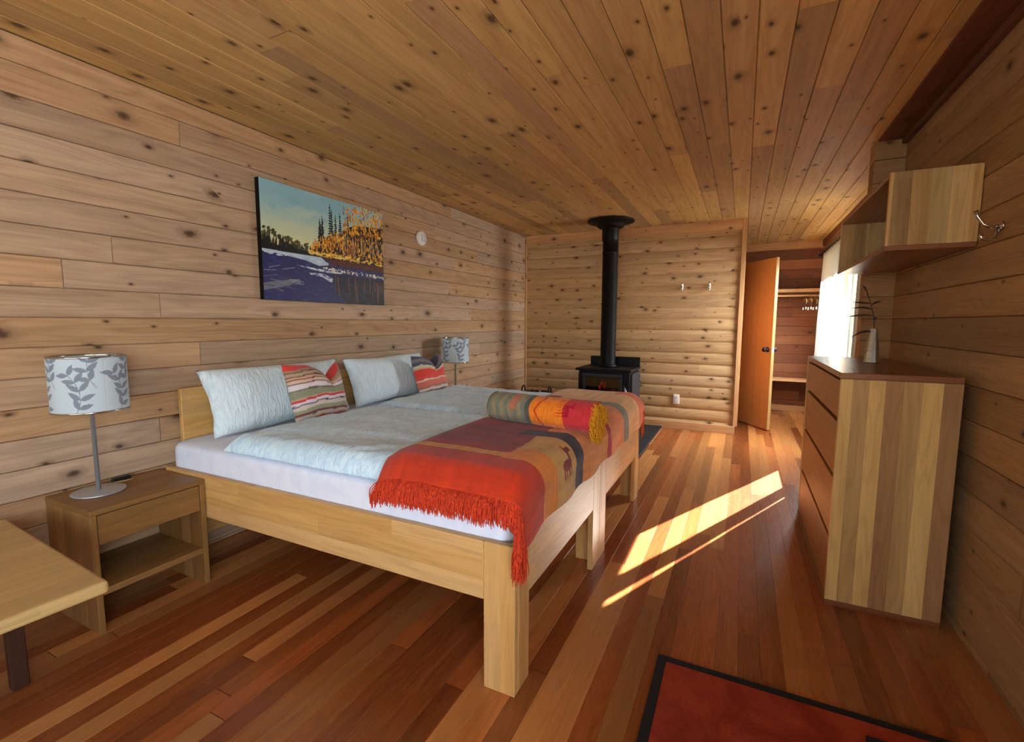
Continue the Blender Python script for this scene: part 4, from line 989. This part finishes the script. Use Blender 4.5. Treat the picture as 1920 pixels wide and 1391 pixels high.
def leafmesh(p, d, L, wd, droop):
    P = []; p = Vector(p); d = Vector(d).normalized(); sv = Vector((-d.y*0.4+0.2, d.x, 0.6)).cross(d).normalized()
    for i in range(13):
        t = i/12; c = p+d*(L*t)+Vector((0, 0, -droop*t*t)); w_ = wd*math.sin(PI*min(1, t*0.95+0.05))**0.8
        P.append([c-sv*w_, c+Vector((0, 0, 0.0015)), c+sv*w_])
    m = MB(); m.grid(P); return m
for (k, d, L, wd, dp) in ((3, (-1, -0.2, 0.15), 0.085, 0.006, 0.004), (2.6, (-1, -0.1, 0.45), 0.10, 0.007, 0.035), (2.2, (-1, 0.1, 0.12), 0.115, 0.006, 0.02), (1.2, (-1, -0.1, 0.30), 0.11, 0.008, 0.065), (2.9, (1, 0.2, 0.9), 0.06, 0.006, 0.02), (3.7, (-0.6, 0, 1), 0.045, 0.006, 0.0), (3.3, (-0.4, -0.2, 1), 0.05, 0.008, 0.0), (1.9, (0.1, -0.1, 0.5), 0.03, 0.008, 0.01)):
    i = int(k); f = k-i; i2 = min(i+1, 4); p = Vector(stem[i]).lerp(Vector(stem[i2]), f)
    o = part('leaf', leafmesh(p, d, L, wd, dp), M['leaf'], tw); md = o.modifiers.new('thickness', 'SOLIDIFY'); md.thickness = 0.0008

# ================================================================== WALL SHELF
sh = thing('wall_shelf', 'open box shelf of striped wood hung on the right wall above the dresser', 'shelf', (3.39, 3.0, 1.60))
bx0, bx1, by0, by1, bz0, bz1 = 3.232, 3.541, 2.44, 3.585, 1.598, 1.932
m = MB(); m.box((bx0, by0, bz0), (bx1, by1, bz0+0.02), 1, 0.001); o = part('bottom_board', m, M['darktop'], sh)
m = MB(); m.box((bx0+0.002, by0, bz0+0.0205), (bx1, by0+0.02, bz1), 2, 0.001); part('side_board', m, M['walnutty'], sh)
m = MB(); m.box((bx0+0.002, by1-0.02, bz0+0.0205), (bx1, by1, bz1), 2, 0.001); part('side_board', m, M['walnutty'], sh)
m = MB(); m.box((bx0+0.002, by0+0.0205, bz1-0.02), (bx1, by1-0.0205, bz1-0.001), 1, 0.001); part('top_board', m, M['darktop'], sh)
m = MB(); m.tube([(3.32, 3.20, 1.629), (3.34, 3.16, 1.652), (3.38, 3.12, 1.655), (3.41, 3.10, 1.630)], [0.004, 0.006, 0.006, 0.004], 8); m.tube([(3.33, 3.22, 1.625), (3.36, 3.18, 1.628), (3.42, 3.14, 1.625)], [0.006, 0.007, 0.005], 8)
o = m.build('eyeglasses', M['blackplastic'], origin=(3.37, 3.15, 1.618)); o.name = 'dark_trinket'; tag(o, 'small dark trinket lying inside the wall shelf', 'trinket')

# big hook on the right wall
m = MB(); hx = XR-0.003
m.lathe([(0, 0), (0.017, 0), (0.017, 0.004), (0.008, 0.010), (0, 0.011)], (0, 0, 0), 16)
b2 = m.bm; b2.transform(Matrix.Translation((hx, 2.235, 1.645)) @ Matrix.Rotation(-PI/2, 4, 'Y'))
m.tube([(hx-0.010, 2.235, 1.645), (hx-0.03, 2.235, 1.640), (hx-0.055, 2.235, 1.655), (hx-0.072, 2.24, 1.685), (hx-0.078, 2.24, 1.708)], [0.006, 0.006, 0.005, 0.0055, 0.009], 12)
m.tube([(hx-0.010, 2.235, 1.640), (hx-0.018, 2.232, 1.605), (hx-0.04, 2.23, 1.592), (hx-0.058, 2.23, 1.602), (hx-0.064, 2.23, 1.620)], [0.006, 0.006, 0.006, 0.006, 0.009], 12)
o = m.build('coat_hook', M['chrome'], origin=(hx, 2.235, 1.645)); tag(o, 'large chrome double hook on the right wall beside the box shelf', 'hook')

# ================================================================== CURTAINS
def curtain(y0, y1, z0, z1, amp, n, lab, seed, lean0=0.0, lean1=0.0, slit=None):
    ny, nz = 140, 50; P = []; cut = None
    for i in range(ny+1):
        u = i/ny; row = []
        for j in range(nz+1):
            v = j/nz; a = amp*(1.0-0.45*v)
            ya = y0+lean0*(1-v); yb = y1+lean1*(1-v)
            y = ya+(yb-ya)*u+0.012*math.sin(v*5+seed); x = 3.553+a*math.sin(u*n*2*PI+0.5*math.sin(v*3+seed))+0.006*fbm(u*4, v*3, seed, 2)
            if slit:      # slit added near the top to let a thin strip of sun in
                zz = z0+(z1-z0)*v; op = 0.017*max(0.0, math.sin(PI*min(1, max(0, (zz-1.46)/0.62))))**0.6; k = slit*ny
                if i <= int(k) and k-i < 12: y -= op*(1-(k-i)/12)
                elif i > int(k) and i-k < 12: y += op*(1-(i-k)/12)
            row.append((x, y, z0+(z1-z0)*v))
        P.append(row)
    m = MB()
    if slit: m.grid(P[:int(slit*ny)+1]); m.grid(P[int(slit*ny)+1:])
    else: m.grid(P)
    o = m.build('curtain', M['curtain'], origin=(3.55, (y0+y1)/2, z0)); tag(o, lab, 'curtain', 'curtains at the side window')
    md = o.modifiers.new('thickness', 'SOLIDIFY'); md.thickness = 0.0015
curtain(3.84, 5.09, 0.12, 2.13, 0.030, 7, 'cream curtain on the near side of the window gap, behind the vase', 1.0, 0.0, -0.02, slit=0.792)
curtain(5.58, 6.78, 0.12, 2.13, 0.026, 7, 'bright backlit cream curtain on the far side of the window gap, next to the closet', 3.0, 0.0, 0.32)
m = MB(); m.tube([(3.553, 3.80, 2.155), (3.553, 7.15, 2.155)], 0.010, 12)
for yy in (3.80, 7.16): m.lathe([(0, -0.02), (0.018, -0.008), (0.018, 0.008), (0, 0.02)], (3.553, yy, 2.155), 14)
for yy in (4.1, 7.05): m.tube([(3.553, yy, 2.166), (3.60, yy, 2.172), (XR2-0.002, yy, 2.172)], 0.006, 8)
o = m.build('curtain_rod', M['black'], origin=(3.553, 5.3, 2.155)); tag(o, 'black curtain rod above the side window', 'curtain rod')

# ================================================================== CLOSET
for (z0, z1, yf, lab) in ((1.700, 1.745, 7.36, 'upper reddish board shelf in the closet, above the hanging rod'), (0.462, 0.490, 7.40, 'lower board shelf in the closet behind the open door')):
    m = MB(); m.box((XP+0.03, yf, z0), (XR2-0.005, YF-0.002, z1), 0, 0.002); o = m.build('closet_shelf', M['trim'], origin=(3.1, 7.5, z0)); tag(o, lab, 'shelf', 'closet shelves')
m = MB(); m.tube([(XP+0.02, 7.44, 1.655), (XR2-0.005, 7.44, 1.655)], 0.014, 16); o = m.build('closet_rod', M['trim'], origin=(3.1, 7.44, 1.655)); tag(o, 'round wooden hanging rod below the upper closet shelf', 'rod')
def hanger(x, lab):
    t = thing('clothes_hanger', lab, 'hanger', (x, 7.44, 1.669), 'hangers on the closet rod')
    m = MB(); m.tube([(x, 7.44+0.018*math.cos(a), 1.6565+0.018*math.sin(a)) for a in [math.radians(q) for q in range(200, -61, -20)]]+[(x, 7.445, 1.61)], 0.0018, 6); part('hanger_hook', m, M['chrome'], t)
    m = MB(); m.tube([(x, 7.22, 1.575), (x, 7.30, 1.600), (x, 7.445, 1.612), (x, 7.56, 1.600), (x, 7.66, 1.575)], [0.008, 0.01, 0.011, 0.01, 0.008], 8); part('hanger_bar', m, M['table'], t)
    m = MB(); m.tube([(x, 7.23, 1.572), (x, 7.25, 1.50), (x, 7.63, 1.50), (x, 7.65, 1.572)], 0.002, 6); part('trouser_bar', m, M['chrome'], t)
    for yy in (7.28, 7.60):
        m = MB(); m.box((x-0.008, yy-0.012, 1.462), (x+0.008, yy+0.012, 1.498), 2, 0.002); part('clip', m, M['chrome'], t)
hanger(3.44, 'wooden clip hanger on the closet rod, the one nearest the orange door')
hanger(3.50, 'wooden clip hanger on the closet rod, the middle one')
hanger(3.56, 'wooden clip hanger on the closet rod, the one nearest the curtain')

# ================================================================== TABLE, RUG, MAT
TROT = math.radians(-3.6)
tb = thing('low_table', 'pale beech table with rounded corner in front of the left nightstand', 'table', (0.52, 0.06, 0))
m = MB(); m.box((0.10, -0.42, 0.462), (1.005, 0.490, 0.502), 1, 0.012); part('table_top', m, M['table'], tb)
for yy in (0.375, -0.345):
    m = MB(); m.box((0.445, yy, 0.0), (0.485, yy+0.045, 0.4615), 2, 0.003); o = part('leg', m, M['darkleg'], tb); o['label'] = 'dark square leg'
m = MB(); m.box((0.448, -0.2995, 0.40), (0.482, 0.3745, 0.4612), 1, 0.003); part('stretcher', m, M['darkleg'], tb)
corner = Vector((1.005, 0.49, 0)); q_ = Matrix.Rotation(TROT, 3, 'Z'); tb.location = corner+q_ @ (Vector(tb.location)-corner); tb.rotation_euler.z = TROT
rg = thing('area_rug', 'red wool rug with a black border in the bottom right corner', 'rug', (2.8, 0.9, 0))
y1_ = 1.583; y0_ = 0.15; x0_ = 2.455; x1_ = 3.36; b = 0.032
m = MB(); m.box((x0_+b, y0_+b, 0.001), (x1_-b, y1_-b, 0.011), 0, 0.003); part('pile', m, M['rug'], rg)
m = MB()
for (a, c) in (((x0_, y0_), (x0_+b, y1_)), ((x1_-b, y0_), (x1_, y1_)), ((x0_+b, y0_), (x1_-b, y0_+b)), ((x0_+b, y1_-b), (x1_-b, y1_))): m.box((*a, 0.001), (*c, 0.009), 0, 0.002)
o = part('border', m, M['rugblack'], rg); o['label'] = 'black bound border'
m = MB(); m.box((3.085, 0.75, 0.0115), (3.50, 1.475, 0.024), 0, 0.005); o = m.build('door_mat', M['darkmat'], origin=(3.3, 1.1, 0.0115)); tag(o, 'blue-black mat lying on the right end of the red rug', 'mat')
